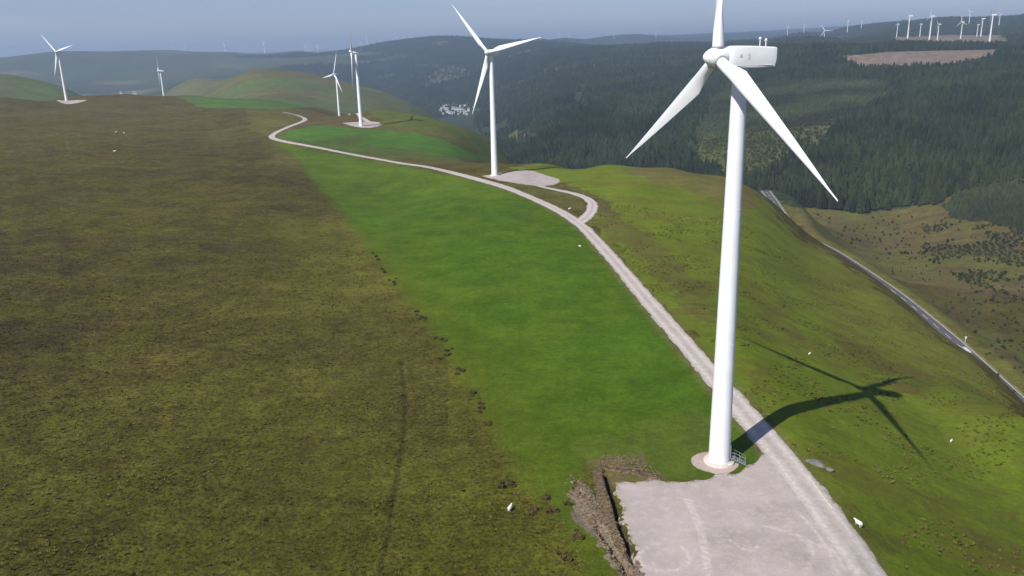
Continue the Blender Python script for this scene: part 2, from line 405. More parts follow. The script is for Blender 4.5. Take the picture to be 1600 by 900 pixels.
def terrain_mat():
    m, nt, b = new_mat('moor_and_pasture')
    p = geo_pos(nt)
    tint = N(nt, 'ShaderNodeAttribute', attribute_name='tint').outputs['Color']
    heath = N(nt, 'ShaderNodeAttribute', attribute_name='heath').outputs['Fac']
    streak = N(nt, 'ShaderNodeAttribute', attribute_name='streak').outputs['Fac']
    fine = noise(nt, p, 1.6, 5, 0.7)
    finer = noise(nt, p, 5.5, 3, 0.7)
    mid = noise(nt, p, 0.09, 5, 0.6)
    big = noise(nt, p, 0.018, 4, 0.55)
    huge = noise(nt, p, 0.004, 5, 0.6)
    c = mixc(nt, 1.0, tint, remap(nt, mid, 0.3, 0.7, 0.80, 1.2), 'MULTIPLY')
    c = mixc(nt, 1.0, c, remap(nt, big, 0.3, 0.7, 0.84, 1.16), 'MULTIPLY')
    # heath: olive grass showing between brown heather, dark clump gaps
    olive = mixc(nt, mth(nt, 'MULTIPLY', heath, remap(nt, noise(nt, p, 0.05, 6, 0.68), 0.48, 0.66, 0.0, 0.75)), c, (0.095, 0.094, 0.012))
    rust = mixc(nt, mth(nt, 'MULTIPLY', heath, remap(nt, noise(nt, p, 0.11, 6, 0.7), 0.56, 0.72, 0.0, 0.65)), olive, (0.066, 0.042, 0.016))
    clump = remap(nt, fine, 0.36, 0.54, 0.35, 1.18)
    clump2 = remap(nt, noise(nt, p, 0.42, 5, 0.75), 0.36, 0.60, 0.62, 1.2)
    clump = mth(nt, 'MULTIPLY', clump, clump2)
    cl = mixc(nt, heath, (1.0, 1.0, 1.0), clump)
    coarse = mth(nt, 'MULTIPLY', remap(nt, noise(nt, p, 0.17, 5, 0.7), 0.36, 0.62, 0.88, 1.12), remap(nt, noise(nt, p, 0.045, 5, 0.7), 0.36, 0.62, 0.92, 1.08))
    cl = mixc(nt, 1.0, cl, mixc(nt, heath, (1.0, 1.0, 1.0), coarse), 'MULTIPLY')
    c = mixc(nt, 1.0, rust, cl, 'MULTIPLY')
    # pasture: soft yellow and darker sward patches, fine mottling
    lush = mth(nt, 'SUBTRACT', 1.0, heath)
    c = mixc(nt, mth(nt, 'MULTIPLY', lush, remap(nt, noise(nt, p, 0.045, 9, 0.76), 0.47, 0.70, 0.0, 0.5)), c, (0.105, 0.125, 0.009))
    grain = mth(nt, 'MULTIPLY', remap(nt, noise(nt, p, 0.9, 3, 0.7), 0.34, 0.66, 0.84, 1.16), remap(nt, noise(nt, p, 0.33, 4, 0.7), 0.34, 0.66, 0.88, 1.12))
    c = mixc(nt, 1.0, c, mixc(nt, lush, (1.0, 1.0, 1.0), grain), 'MULTIPLY')
    c = mixc(nt, mth(nt, 'MULTIPLY', streak, remap(nt, noise(nt, p, 0.06, 5, 0.7, (0.35, 1.6, 1.0, 1.0)), 0.47, 0.66, 0.0, 0.85)), c, (0.120, 0.088, 0.022))
    c = mixc(nt, mth(nt, 'MULTIPLY', streak, remap(nt, noise(nt, p, 0.25, 5, 0.75, (0.3, 1.6, 1.0, 1.0)), 0.52, 0.64, 0.0, 0.6)), c, (0.05, 0.062, 0.012))
    c = mixc(nt, mth(nt, 'MULTIPLY', streak, remap(nt, noise(nt, p, 1.1, 4, 0.75), 0.52, 0.66, 0.0, 0.55)), c, (0.145, 0.125, 0.035))
    c = mixc(nt, mth(nt, 'MULTIPLY', lush, remap(nt, noise(nt, p, 0.8, 4, 0.75, (0.5, 1.3, 1.0, 0.7)), 0.55, 0.72, 0.0, 0.35)), c, (0.045, 0.075, 0.006))
    c = mixc(nt, 1.0, c, remap(nt, finer, 0.3, 0.7, 0.74, 1.24), 'MULTIPLY')
    c = mixc(nt, 1.0, c, remap(nt, huge, 0.35, 0.65, 0.9, 1.1), 'MULTIPLY')
    nt.links.new(c, b.inputs['Base Color'])
    b.inputs['Roughness'].default_value = 0.95
    b.inputs['Specular IOR Level'].default_value = 0.08
    hgt = mth(nt, 'ADD', mth(nt, 'MULTIPLY', fine, mth(nt, 'ADD', 0.25, mth(nt, 'MULTIPLY', heath, 0.75))), mth(nt, 'MULTIPLY', finer, 0.25))
    add_bump(nt, b, hgt, 0.75, 0.55)
    return m

def gravel_mat(key, col, pale):
    m, nt, b = new_mat(key)
    p = geo_pos(nt)
    sm = noise(nt, p, 9.0, 4, 0.75)
    md = noise(nt, p, 0.7, 6, 0.65)
    bg = noise(nt, p, 0.16, 4, 0.6)
    c = mixc(nt, remap(nt, bg, 0.38, 0.62, 0, 1), col, tuple(v * 0.86 for v in col))
    c = mixc(nt, remap(nt, md, 0.5, 0.8, 0, 0.5), c, pale)
    # curved wheel marks
    tyre = N(nt, 'ShaderNodeAttribute', attribute_name='tyre').outputs['Fac']
    c = mixc(nt, mth(nt, 'MULTIPLY', tyre, remap(nt, noise(nt, p, 1.4, 4), 0.35, 0.6, 0.2, 0.8)), c, pale)
    weed = N(nt, 'ShaderNodeAttribute', attribute_name='weed').outputs['Fac']
    c = mixc(nt, mth(nt, 'MULTIPLY', weed, remap(nt, noise(nt, p, 1.1, 5, 0.7), 0.42, 0.6, 0.0, 0.95)), c, (0.10, 0.105, 0.03))
    c = mixc(nt, 1.0, c, remap(nt, sm, 0.25, 0.75, 0.78, 1.2), 'MULTIPLY')
    nt.links.new(c, b.inputs['Base Color'])
    b.inputs['Roughness'].default_value = 0.95
    b.inputs['Specular IOR Level'].default_value = 0.1
    add_bump(nt, b, mth(nt, 'ADD', mth(nt, 'MULTIPLY', sm, 0.4), md), 0.6, 0.12)
    MAT[key] = m
    return m

def foliage_mat(key, dark, light, rough=0.85):
    m, nt, b = new_mat(key)
    info = N(nt, 'ShaderNodeObjectInfo').outputs['Random']
    p = geo_pos(nt)
    f = noise(nt, p, 1.1, 3)
    g = mth(nt, 'ADD', mth(nt, 'MULTIPLY', info, 0.7), mth(nt, 'MULTIPLY', remap(nt, f, 0.3, 0.7, 0, 1), 0.3))
    c = mixc(nt, g, dark, light)
    c = mixc(nt, 1.0, c, remap(nt, noise(nt, p, 0.009, 4), 0.35, 0.65, 0.6, 1.4), 'MULTIPLY')
    nt.links.new(c, b.inputs['Base Color'])
    b.inputs['Roughness'].default_value = rough
    b.inputs['Specular IOR Level'].default_value = 0.12
    MAT[key] = m
    return m

MAT['terrain'] = terrain_mat()
gravel_mat('track_gravel', (0.44, 0.385, 0.345), (0.60, 0.545, 0.50))
gravel_mat('pad_gravel', (0.42, 0.362, 0.335), (0.58, 0.51, 0.47))
gravel_mat('plinth_gravel', (0.44, 0.35, 0.30), (0.52, 0.44, 0.38))
simple_mat('turbine_white', (0.80, 0.81, 0.82), 0.38, 0.05, 0.35, 0.4)
simple_mat('blade_white', (0.80, 0.81, 0.82), 0.34, 0.03, 0.3, 0.4)
simple_mat('concrete', (0.56, 0.50, 0.44), 0.9, 0.14, 1.3, 0.2, bump=0.03)
simple_mat('steel', (0.22, 0.23, 0.24), 0.5, 0.15, 3.0, 0.5)
simple_mat('dark_gap', (0.10, 0.10, 0.11), 0.7, 0.1)
simple_mat('soil', (0.125, 0.088, 0.055), 0.95, 0.6, 2.4, 0.1, obj=False, bump=0.5)
simple_mat('rubble', (0.185, 0.142, 0.10), 0.95, 0.5, 2.6, 0.1, obj=False, bump=0.4)
simple_mat('rock', (0.15, 0.15, 0.13), 0.9, 0.3, 1.6, 0.2, bump=0.12)
simple_mat('asphalt', (0.085, 0.084, 0.09), 0.9, 0.15, 0.4, 0.2, obj=False)
simple_mat('verge', (0.17, 0.155, 0.075), 0.95, 0.3, 0.5, 0.1, obj=False)
simple_mat('road_paint', (0.72, 0.72, 0.70), 0.7, 0.1, 2.0, 0.2, obj=False)
simple_mat('wool', (0.74, 0.71, 0.64), 0.95, 0.12, 9.0, 0.1, bump=0.03)
simple_mat('sheep_skin', (0.06, 0.052, 0.045), 0.8, 0.15, 6.0)
simple_mat('bark', (0.075, 0.055, 0.042), 0.95, 0.3, 2.0, 0.1)
simple_mat('render_white', (0.66, 0.64, 0.60), 0.85, 0.06, 0.3)
simple_mat('slate', (0.24, 0.24, 0.25), 0.7, 0.15, 0.6)
simple_mat('window_glass', (0.04, 0.05, 0.06), 0.2, 0.05, 1.0, 0.5)
simple_mat('pipe_plastic', (0.62, 0.60, 0.42), 0.6, 0.1, 1.0)
foliage_mat('conifer', (0.009, 0.015, 0.006), (0.042, 0.056, 0.020))
foliage_mat('plantation', (0.022, 0.032, 0.014), (0.058, 0.070, 0.030))
foliage_mat('young_conifer', (0.026, 0.038, 0.014), (0.060, 0.074, 0.028))
foliage_mat('broadleaf', (0.050, 0.070, 0.020), (0.115, 0.125, 0.038))
foliage_mat('heather_dark', (0.060, 0.050, 0.020), (0.110, 0.080, 0.034))
foliage_mat('grass_tuft', (0.080, 0.085, 0.014), (0.130, 0.118, 0.024))
foliage_mat('bracken', (0.15, 0.11, 0.065), (0.27, 0.21, 0.14))
simple_mat('hatch_grey', (0.60, 0.61, 0.62), 0.5, 0.05)
foliage_mat('rush', (0.075, 0.062, 0.016), (0.125, 0.098, 0.030))

# ------------------------------------------------------------------ mesh helpers
def mesh_from(name, verts, faces, mat=None, smooth=False):
    me = bpy.data.meshes.new(name)
    me.from_pydata([tuple(map(float, v)) for v in verts], [], [tuple(int(i) for i in f) for f in faces])
    if mat: me.materials.append(MAT[mat] if isinstance(mat, str) else mat)
    if smooth: me.polygons.foreach_set('use_smooth', [True] * len(me.polygons))
    me.update()
    return me

def link(name, data, parent=None, loc=None, rot=None):
    o = bpy.data.objects.new(name, data); COL.objects.link(o)
    if parent: o.parent = parent
    if loc is not None: o.location = loc
    if rot is not None: o.rotation_euler = rot
    return o

def tag(o, label=None, cat=None, group=None, kind=None):
    if label: o['label'] = label
    if cat: o['category'] = cat
    if group: o['group'] = group
    if kind: o['kind'] = kind
    return o

class MB:
    def __init__(s): s.v = []; s.f = []
    def ring_loft(s, rings, cap=True, close=True):
        n = len(rings[0]); b = len(s.v)
        for r in rings: s.v.extend([tuple(p) for p in r])
        for i in range(len(rings) - 1):
            for j in range(n if close else n - 1):
                k = (j + 1) % n
                s.f.append((b + i*n + j, b + i*n + k, b + (i+1)*n + k, b + (i+1)*n + j))
        if cap:
            s.f.append(tuple(b + j for j in reversed(range(n))))
            s.f.append(tuple(b + (len(rings)-1)*n + j for j in range(n)))
    def lathe(s, prof, n=24, axis='z', cap=True):
        rings = []
        for (r, h) in prof:
            ring = []
            for j in range(n):
                a = 2 * math.pi * j / n
                c, d = r * math.cos(a), r * math.sin(a)
                ring.append((c, d, h) if axis == 'z' else (h, c, d))
            rings.append(ring)
        s.ring_loft(rings, cap)
    def box(s, c, size, rz=0.0):
        b = len(s.v); cs, sn = math.cos(rz), math.sin(rz)
        for dx in (-.5, .5):
            for dy in (-.5, .5):
                for dz in (-.5, .5):
                    x, y = dx*size[0], dy*size[1]
                    s.v.append((c[0] + x*cs - y*sn, c[1] + x*sn + y*cs, c[2] + dz*size[2]))
        for f in ((0,1,3,2),(4,6,7,5),(0,4,5,1),(2,3,7,6),(0,2,6,4),(1,5,7,3)): s.f.append(tuple(b+i for i in f))
    def tube(s, a, c, r, n=6):
        a = Vector(a); c = Vector(c); d = (c - a).normalized()
        u = d.orthogonal().normalized(); w = d.cross(u)
        rings = [[tuple(p + u*r*math.cos(2*math.pi*j/n) + w*r*math.sin(2*math.pi*j/n)) for j in range(n)] for p in (a, c)]
        s.ring_loft(rings)
    def mesh(s, name, mat, smooth=False): return mesh_from(name, s.v, s.f, mat, smooth)

def auto_smooth(me, ang=35):
    try:
        me.polygons.foreach_set('use_smooth', [True] * len(me.polygons))
        me.set_sharp_from_angle(angle=RAD(ang))
    except Exception: pass
    return me

# ------------------------------------------------------------------ lines on the ground (pixel -> land)
main_px = [(1420,985),(1380,940),(1356,893),(1301,818),(1246,745),(1196,683),(1150,630),(1095,566),(1035,497),(985,437),(940,385),(905,348),(858,321),(800,297),(750,281),(700,268),(640,257),(580,247),(520,236),(470,226.5),(434,219.5),(423,215),(428,209),(448,200),(470,192),(479,187),(470,181.5),(442,175.5)]
main_track = smooth_line(cast_line(main_px), 1.5)
spur_px = [(903,349),(919,338),(927,325),(924,314),(906,305),(880,299),(852,293.5),(835,289)]
spur_track = smooth_line(cast_line(spur_px), 1.2)
t3_px = [(546,177.5),(560,183),(572,188.5),(578,192)]
t3_track = smooth_line(cast_line(t3_px), 2.5)
road_a = [(1209,316),(1216,328),(1226,345),(1236,360),(1246,372)]
ROAD_LINE = None
road_pts = []
for (px, py, zz) in [(1196,298,-57),(1211,318,-58.5),(1219,332,-59.5),(1229,348,-60.5),(1241,364,-61.5),(1262,374,-62.5),(1300,391,-63.5),(1350,424,-65.5),(1400,458,-67.5),(1450,499,-69.5),(1500,541,-71.5),(1550,587,-73.5),(1600,633,-75.5),(1660,690,-78),(1740,770,-81)]:
    d = px_dir(np.array(float(px)), np.array(float(py))); t = (zz - CAM_H) / d[2]
    road_pts.append((d[0]*t, d[1]*t, zz))
road_pts = np.array(road_pts)
road_line = smooth_line(road_pts[:, :2], 3.0)
_s = np.concatenate([[0], np.cumsum(np.hypot(*np.diff(road_pts[:, :2], axis=0).T))])
_sl = np.concatenate([[0], np.cumsum(np.hypot(*np.diff(road_line, axis=0).T))])
road_z = np.interp(_sl / _sl[-1], _s / _s[-1], road_pts[:, 2])

ROAD = (road_line, road_z)
TRACK_SMOOTH += [(main_track[::3], 2.8), (spur_track[::3], 2.4)]
PADS += [((T1[0] + 0.5, T1[1] - 22), 21.0), (T1, 7.0)]
ditch_px = [(627,560),(634,600),(636,650),(630,700),(622,750),(614,800),(606,850),(596,900),(588,950)]
ditch = smooth_line(cast_line(ditch_px), 1.5)
DITCHES.append((ditch[::2], 0.3, 0.45))
DITCHES.append((smooth_line(cast_line([(938,826),(952,850),(968,874),(985,900),(1000,925)], near=50.0), 1.0), 1.1, 0.42))
trench = smooth_line(cast_line([(944,738),(951,760),(959,788),(970,826),(983,858),(991,880)], near=50.0), 0.6)
DITCHES.append((trench, 1.5, 0.42))
hedge_px = [(560,365),(590,400),(612,432),(655,488),(700,550),(752,630),(790,690),(830,745),(870,800),(905,850),(940,900)]
hedge = smooth_line(cast_line(hedge_px), 1.5)

# ------------------------------------------------------------------ ground cover zones, read for every point of the land
def zone_colours(x, y, z):
    D = np.hypot(x, y); az = np.degrees(np.arctan2(x, y))
    px, py = project(x, y, z)
    j = np.clip(D / 100.0, 1, 12)
    # ragged edges: shift by a world-space noise a few metres wide
    wx = x + 7.0 * fbm(x, y, 6.0, 3, 71) * j ** 0.5; wy = y + 7.0 * fbm(x, y, 6.0, 3, 77) * j ** 0.5
    qx, qy = project(wx, wy, z)
    wf = sstep(700, 1800, D) * 130.0
    fx, fy = project(x + wf * fbm(x, y, 160.0, 4, 171), y + wf * fbm(x, y, 160.0, 4, 177), z)
    far = D > 900
    qx = np.where(far, fx, qx); qy = np.where(far, fy, qy)
    n = len(x)
    tint = np.tile(np.array([0.086, 0.069, 0.016]), (n, 1))            # heather moor
    heath = np.ones(n); streak = np.zeros(n)
    front = y > 0
    def put(mask, col, h=None, s=None, amt=1.0):
        a = (mask.astype(float) * amt)[:, None] if mask.dtype == bool else (mask * amt)[:, None]
        tint[:] = tint * (1 - a) + np.array(col) * a
        if h is not None: heath[:] = heath * (1 - a[:, 0]) + h * a[:, 0]
        if s is not None: streak[:] = streak * (1 - a[:, 0]) + s * a[:, 0]
    # olive grass belt by the old field bank and bottom of the moor
    dh = poly_dist(x, y, hedge[::3])
    near = (D < 520) & front
    belt = np.exp(-(dh / 38.0) ** 2) * near
    put(belt, (0.122, 0.112, 0.018), 0.6, None, 0.9)
    low = sstep(190, 90, D) * front * (px < 1000)
    put(low * (0.55 + 0.9 * np.clip(fbm(x, y, 30, 3, 5) + 0.2, 0, 0.5)), (0.078, 0.080, 0.009), 0.9)
    dark = np.clip(fbm(x, y, 85, 4, 91) * 4.0 + 0.9 * np.exp(-((px - 60) / 260.0) ** 2 - ((py - 500) / 90.0) ** 2), 0, 1) * (px < 700) * front * (D < 1000)
    put(dark, (0.056, 0.041, 0.016), 1.0, None, 0.8)
    put(sstep(380, 800, D) * (D < 1500) * front * (px < 430), (0.098, 0.076, 0.024), 0.9, None, 0.7)
    # big pasture between the field bank and the track
    fieldm = (D < 760) & front
    FIELD = [(425,220),(470,229),(520,239),(640,260),(750,284),(860,324),(905,352),(985,440),(1095,570),(1150,634),(1200,700),(1200,745),(985,752),(935,715),(892,745),(905,790),(960,880),(955,930),(905,850),(870,800),(830,745),(790,690),(752,630),(700,550),(655,488),(612,432),(560,365),(520,315),(480,270),(448,236)]
    field = np.zeros(n)
    for ox, oy in ((0,0),(2.4,0),(-2.4,0),(0,2.4),(0,-2.4),(1.4,1.4),(-1.4,-1.4)):
        ex, ey = project(x + ox + 2.5 * fbm(x, y, 5.0, 3, 71), y + oy + 2.5 * fbm(x, y, 5.0, 3, 77), z)
        field += inside(ex, ey, FIELD) / 7.0
    field = field * fieldm
    put(field, (0.058, 0.112, 0.006), 0.0, 0.0)
    edge = np.exp(-(dh / 9.0) ** 2) * field
    put(edge, (0.090, 0.115, 0.009), 0.3, None, 0.6)
    top = field * sstep(330, 430, D); put(top, (0.090, 0.130, 0.014), 0.1, None, 0.55)
    corner = inside(qx, qy, [(880,700),(1090,640),(1110,690),(1090,748),(985,752),(935,712)]) & near
    put(corner, (0.088, 0.125, 0.018), 0.1, 0.2, 0.6)
    # slope between track and road
    slope = inside(qx, qy, [(925,352),(1000,440),(1110,566),(1180,650),(1260,740),(1400,940),(2200,1400),(2200,900),(1640,690),(1500,551),(1400,468),(1300,398),(1240,368),(1210,318),(1160,285),(1100,268),(1000,252),(860,252),(800,262),(870,285),(925,310)]) & (D < 520) & front
    put(slope, (0.114, 0.160, 0.010), 0.05, 0.6)
    brow = inside(qx, qy, [(1000,258),(1060,262),(1140,280),(1210,318),(1240,368),(1300,398),(1400,468),(1500,551),(1640,690),(1640,600),(1400,440),(1240,340),(1150,270),(1050,255)]) & (D < 520) & front
    dro = poly_dist(x, y, road_line[::4])
    put(np.exp(-(dro / 95.0) ** 2) * slope, (0.160, 0.150, 0.030), 0.2, 0.9, 0.75)
    put(inside(qx, qy, [(960,262),(1050,262),(1130,278),(1190,300),(1170,330),(1090,300),(1000,275)]) & (D < 520) & front, (0.15, 0.12, 0.045), 0.5, 0.8, 0.8)
    put(inside(qx, qy, [(930,300),(1000,360),(1120,460),(1110,520),(990,400),(930,350)]) & near, (0.095, 0.082, 0.028), 0.6, 0.8, 0.55)
    put(inside(qx, qy, [(780,285),(860,292),(910,306),(920,322),(905,333),(870,320),(820,300)]) & near, (0.098, 0.092, 0.026), 0.8, 0.2)
    put(inside(qx, qy, [(860,290),(910,300),(935,330),(960,350),(955,320),(920,298),(880,285)]) & near, (0.10, 0.08, 0.032), 0.8, 0.4, 0.8)
    for poly, amt in (([(1320,535),(1400,548),(1455,590),(1440,625),(1390,600),(1345,570)], 0.75), ([(1150,430),(1215,470),(1265,530),(1240,545),(1180,490)], 0.5), ([(1430,770),(1600,800),(1650,900),(1520,890)], 0.6), ([(1260,690),(1330,760),(1420,860),(1380,860),(1290,770)], 0.45), ([(1160,560),(1210,590),(1230,630),(1190,620)], 0.5)):
        put(inside(qx, qy, poly) * near * np.clip(0.55 + 2.2 * fbm(x, y, 7, 4, 23), 0, 1), (0.105, 0.072, 0.022), 0.5, 1.0, amt)
    # right of the road
    put(np.exp(-(dro / 30.0) ** 2) * ~slope * front * (D < 760) * (px > 1180), (0.125, 0.128, 0.030), 0.5, 0.5, 0.8)
    # ground round the bends and the second rise
    mid = (D > 440) & (D < 1000) & front & (px > 380) & (px < 900)
    put(mid * (py > 165) * sstep(400, 445, qx) * sstep(430, 500, D) * (1 - field), (0.105, 0.098, 0.030), 0.7)
    put(inside(qx, qy, [(436,213),(462,200),(500,196),(560,201),(640,207),(700,220),(765,252),(700,249),(620,245),(540,238),(470,222)]) & mid, (0.062, 0.142, 0.018), 0.05, 0.1)
    put(inside(qx, qy, [(580,205),(560,225),(690,240),(770,254),(700,252),(600,247),(500,232),(470,222),(500,222)]) & mid, (0.085, 0.086, 0.028), 0.8, 0.3, 0.55)
    put(inside(qx, qy, [(570,172),(650,172),(740,200),(800,228),(850,255),(770,254),(720,215),(640,200),(600,196)]) & mid, (0.088, 0.118, 0.026), 0.35, 0.8)
    put(inside(qx, qy, [(480,172),(560,174),(600,190),(535,196),(490,194),(470,200),(440,206),(460,196),(480,188)]) & mid, (0.115, 0.082, 0.032), 0.9)
    put(inside(qx, qy, [(385,172),(440,174),(465,183),(440,196),(418,212),(395,205)]) & (D > 420) & (D < 1000) & front, (0.125, 0.105, 0.028), 0.6)
    put(inside(qx, qy, [(260,152),(440,146),(520,162),(440,171),(330,168)]) & (D > 930) & (D < 1500) & front, (0.075, 0.135, 0.026), 0.1)
    # far hills of the moor
    hill = (D > 1450) & (D < 3100) & front & (px < 760)
    put(hill, (0.115, 0.105, 0.040), 0.6)
    put(hill * np.clip(fbm(x, y, 260, 4, 17) * 4 + 0.2, 0, 1), (0.085, 0.125, 0.035), 0.2)
    farl = sstep(2900, 3300, D) * front * (px < 700)
    put(farl, (0.048, 0.056, 0.022), 0.4)
    put(farl * np.clip(fbm(x, y, 700, 4, 19) * 5, 0, 1), (0.022, 0.036, 0.022), 0.0)
    put(farl * np.clip(fbm(x, y, 420, 3, 29) * 6 - 0.7, 0, 1), (0.13, 0.115, 0.055), 0.2)
    # forest side of the valley
    fs = (D > 560) & front & (qx + 620 * fbm(x, y, 900.0, 3, 201) * (D > 2900) > np.where(D > 2900, 520, 575)) & (D > np.interp(px, [300, 560, 700, 800, 860], [3300, 2900, 2300, 1250, 560]))
    put(fs, (0.024, 0.036, 0.020), 0.2, 0.0)
    put(fs * np.clip(fbm(x, y, 420, 4, 53) * 5 - 0.8, 0, 1) * (D > 2300), (0.085, 0.085, 0.042), 0.3)
    for poly, col in CLEAR: put(inside(qx, qy, poly) & fs, col, 0.85, 0.3)
    cl = inside(qx, qy, CLEAR[0][0]) & (D > 380) & (D < 1100) & front & (dro > 12)
    put(cl * np.clip(fbm(x, y, 70, 4, 131) * 4 + 0.35, 0, 1), (0.110, 0.112, 0.028), 0.5, 0.3, 0.7)
    put(cl * np.clip(fbm(x, y, 60, 4, 137) * 5 - 0.3 + 1.2 * sstep(620, 420, D), 0, 1), (0.092, 0.062, 0.034), 0.8, 0.3, 0.75)
    rest = (D > 3000) & ~front
    put(rest | ((np.abs(az) > 40) & (D > 1200)), (0.060, 0.078, 0.032), 0.4)
    # bare earth round the cut bank
    put(inside(qx, qy, [(888,745),(905,745),(960,815),(990,868),(1010,905),(985,905),(950,868),(915,815)]) & near, (0.17, 0.132, 0.105), 0.4, 0.0)
    put(inside(qx, qy, [(932,724),(945,714),(985,716),(1025,738),(1030,748),(975,752),(955,770),(945,750)]) * near * np.clip(0.75 + 2 * fbm(x, y, 3, 3, 31), 0, 1), (0.19, 0.125, 0.07), 0.3, 0.0, 0.9)
    put(np.exp(-(poly_dist(x, y, trench) / 0.55) ** 2), (0.055, 0.040, 0.026), 0.2, 0.0, 0.95)  # dark soil tint in the trench, also painting in its deep shadow line
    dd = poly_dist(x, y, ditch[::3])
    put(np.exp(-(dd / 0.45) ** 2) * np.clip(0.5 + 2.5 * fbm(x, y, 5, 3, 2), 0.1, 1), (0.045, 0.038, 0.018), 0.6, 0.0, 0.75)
    dt = poly_dist(x, y, main_track[::4])
    put(np.exp(-(np.maximum(dt - 2.6, 0) / 1.0) ** 2) * (D < 700), (0.15, 0.125, 0.055), 0.4, 0.0, 0.6)
    return tint, heath, streak

# open ground on the forest side: (pixel polygon, colour)
VILLAGE = [(680,164),(700,160),(740,160),(744,188),(712,192),(688,182)]
C_HEATH = (0.125, 0.098, 0.034)
CLEAR = [
 ([(1180,300),(1240,325),(1300,328),(1352,335),(1400,326),(1450,318),(1500,300),(1620,285),(1900,280),(2200,1200),(1640,690),(1500,560),(1300,400)], C_HEATH),
 ([(1085,205),(1115,150),(1180,130),(1320,124),(1392,130),(1385,158),(1340,186),(1300,205),(1290,232),(1230,250),(1200,275),(1150,285),(1090,262)], (0.085, 0.092, 0.032)),
 ([(1300,88),(1380,81),(1565,77),(1550,95),(1500,104),(1460,107),(1400,111),(1345,112)], (0.225, 0.165, 0.14)),
 ([(1390,58),(1480,55),(1565,55),(1590,72),(1500,73),(1400,71)], (0.20, 0.155, 0.105)),
 ([(845,108),(880,103),(960,99),(965,105),(900,112),(850,118)], (0.125, 0.105, 0.06)),
 ([(925,80),(975,76),(1000,79),(950,86),(925,90)], (0.10, 0.095, 0.05)),
 ([(785,215),(815,202),(845,212),(850,228),(835,250),(795,240)], (0.085, 0.088, 0.034)),
 ([(660,120),(700,104),(735,108),(700,130),(665,140)], (0.075, 0.085, 0.035)),
 ([(1000,80),(1015,82),(1010,94),(1003,94)], (0.15, 0.13, 0.07)),
]

# ------------------------------------------------------------------ the land as one sheet
def build_land():
    az = np.concatenate([np.arange(-180, -40, 2.0), np.arange(-40, 40, 0.145), np.arange(40, 180, 2.0)])
    az = np.radians(az)
    D = [4.0, 12, 22, 32, 42, 50, 56]
    while D[-1] < 24000:
        d = D[-1]
        D.append(d * (1.0075 if d < 600 else 1.0062 if d < 2600 else 1.014))
    D = np.array(D)
    A, R_ = np.meshgrid(az, D, indexing='ij')
    x = (R_ * np.sin(A)).ravel(); y = (R_ * np.cos(A)).ravel()
    z = ground_z(x, y)
    na, nd = A.shape
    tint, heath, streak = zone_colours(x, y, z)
    i = np.arange(na); i2 = (i + 1) % na
    jj = np.arange(nd - 1)
    a = (i[:, None] * nd + jj[None, :]).ravel(); b = (i2[:, None] * nd + jj[None, :]).ravel()
    quads = np.stack([a, b, b + 1, a + 1], -1)[:, ::-1]
    me = bpy.data.meshes.new('land')
    nv = len(x) + 1; nq = len(quads)
    co = np.empty((nv, 3), np.float32); co[:-1, 0] = x; co[:-1, 1] = y; co[:-1, 2] = z
    co[-1] = (0, 0, float(land_z(np.array([0.0]), np.array([0.0]))[0]))
    tris = np.stack([np.full(na, nv - 1), i2 * nd, i * nd], -1)
    me.vertices.add(nv); me.vertices.foreach_set('co', co.ravel())
    loops = np.concatenate([quads.ravel(), tris.ravel()]).astype(np.int32)
    me.loops.add(len(loops)); me.loops.foreach_set('vertex_index', loops)
    me.polygons.add(nq + na)
    me.polygons.foreach_set('loop_start', np.concatenate([np.arange(nq) * 4, nq * 4 + np.arange(na) * 3]).astype(np.int32))
    me.polygons.foreach_set('use_smooth', np.ones(nq + na, bool))
    me.update(calc_edges=True); me.validate()
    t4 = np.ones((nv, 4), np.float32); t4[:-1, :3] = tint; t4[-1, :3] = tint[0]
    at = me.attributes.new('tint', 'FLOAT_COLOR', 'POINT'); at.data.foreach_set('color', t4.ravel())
    for nm, arr in (('heath', heath), ('streak', streak)):
        at = me.attributes.new(nm, 'FLOAT', 'POINT'); at.data.foreach_set('value', np.append(arr, arr[0]).astype(np.float32))
    me.materials.append(MAT['terrain'])
    # face up?
    if me.polygons[nq // 2].normal.z < 0: me.flip_normals()
    return tag(link('terrain', me), 'rolling moorland ridge and valley sides under grass heather and rough pasture', 'terrain', kind='structure')
land = build_land()

# ------------------------------------------------------------------ tracks, pads, road
def ribbon(name, line, half, mat, lift, cross=6, zfun=None, zline=None, rag=0.0, label=None, cat=None, kind='structure', attrs=()):
    line = np.asarray(line)
    t = np.gradient(line, axis=0); t /= np.maximum(np.hypot(t[:, 0], t[:, 1]), 1e-9)[:, None]
    nrm = np.stack([t[:, 1], -t[:, 0]], -1)
    off = np.linspace(-1, 1, cross + 1)
    half = np.broadcast_to(np.asarray(half, float), (len(line),))
    P = np.zeros((len(line), cross + 1, 2))
    for k, o in enumerate(off):
        w = half * o
        if rag and k in (0, cross):
            w = w + np.sign(o) * rag * 2 * fbm(line[:, 0] + 40 * k, line[:, 1], 2.4, 3, 5)
        P[:, k] = line + nrm * w[:, None]
    x = P[..., 0].ravel(); y = P[..., 1].ravel()
    D = np.hypot(x, y)
    if zline is None:
        zc = ground_z(line[:, 0], line[:, 1])
        z = ground_z(x, y).reshape(len(line), -1)
        z = z + lift + 0.00028 * D.reshape(z.shape)
        z[:, 0] -= 0.03; z[:, -1] -= 0.03
        z = z.ravel()
    else:
        z = np.repeat(zline, cross + 1) + lift
    m = cross + 1
    f = [(i*m + k, i*m + k + 1, (i+1)*m + k + 1, (i+1)*m + k) for i in range(len(line) - 1) for k in range(cross)]
    me = mesh_from(name, np.stack([x, y, z], -1), f, mat, True)
    if len(me.polygons) and me.polygons[0].normal.z < 0: me.flip_normals()
    o = link(name, me)
    tag(o, label, cat, kind=kind)
    return o, off, m

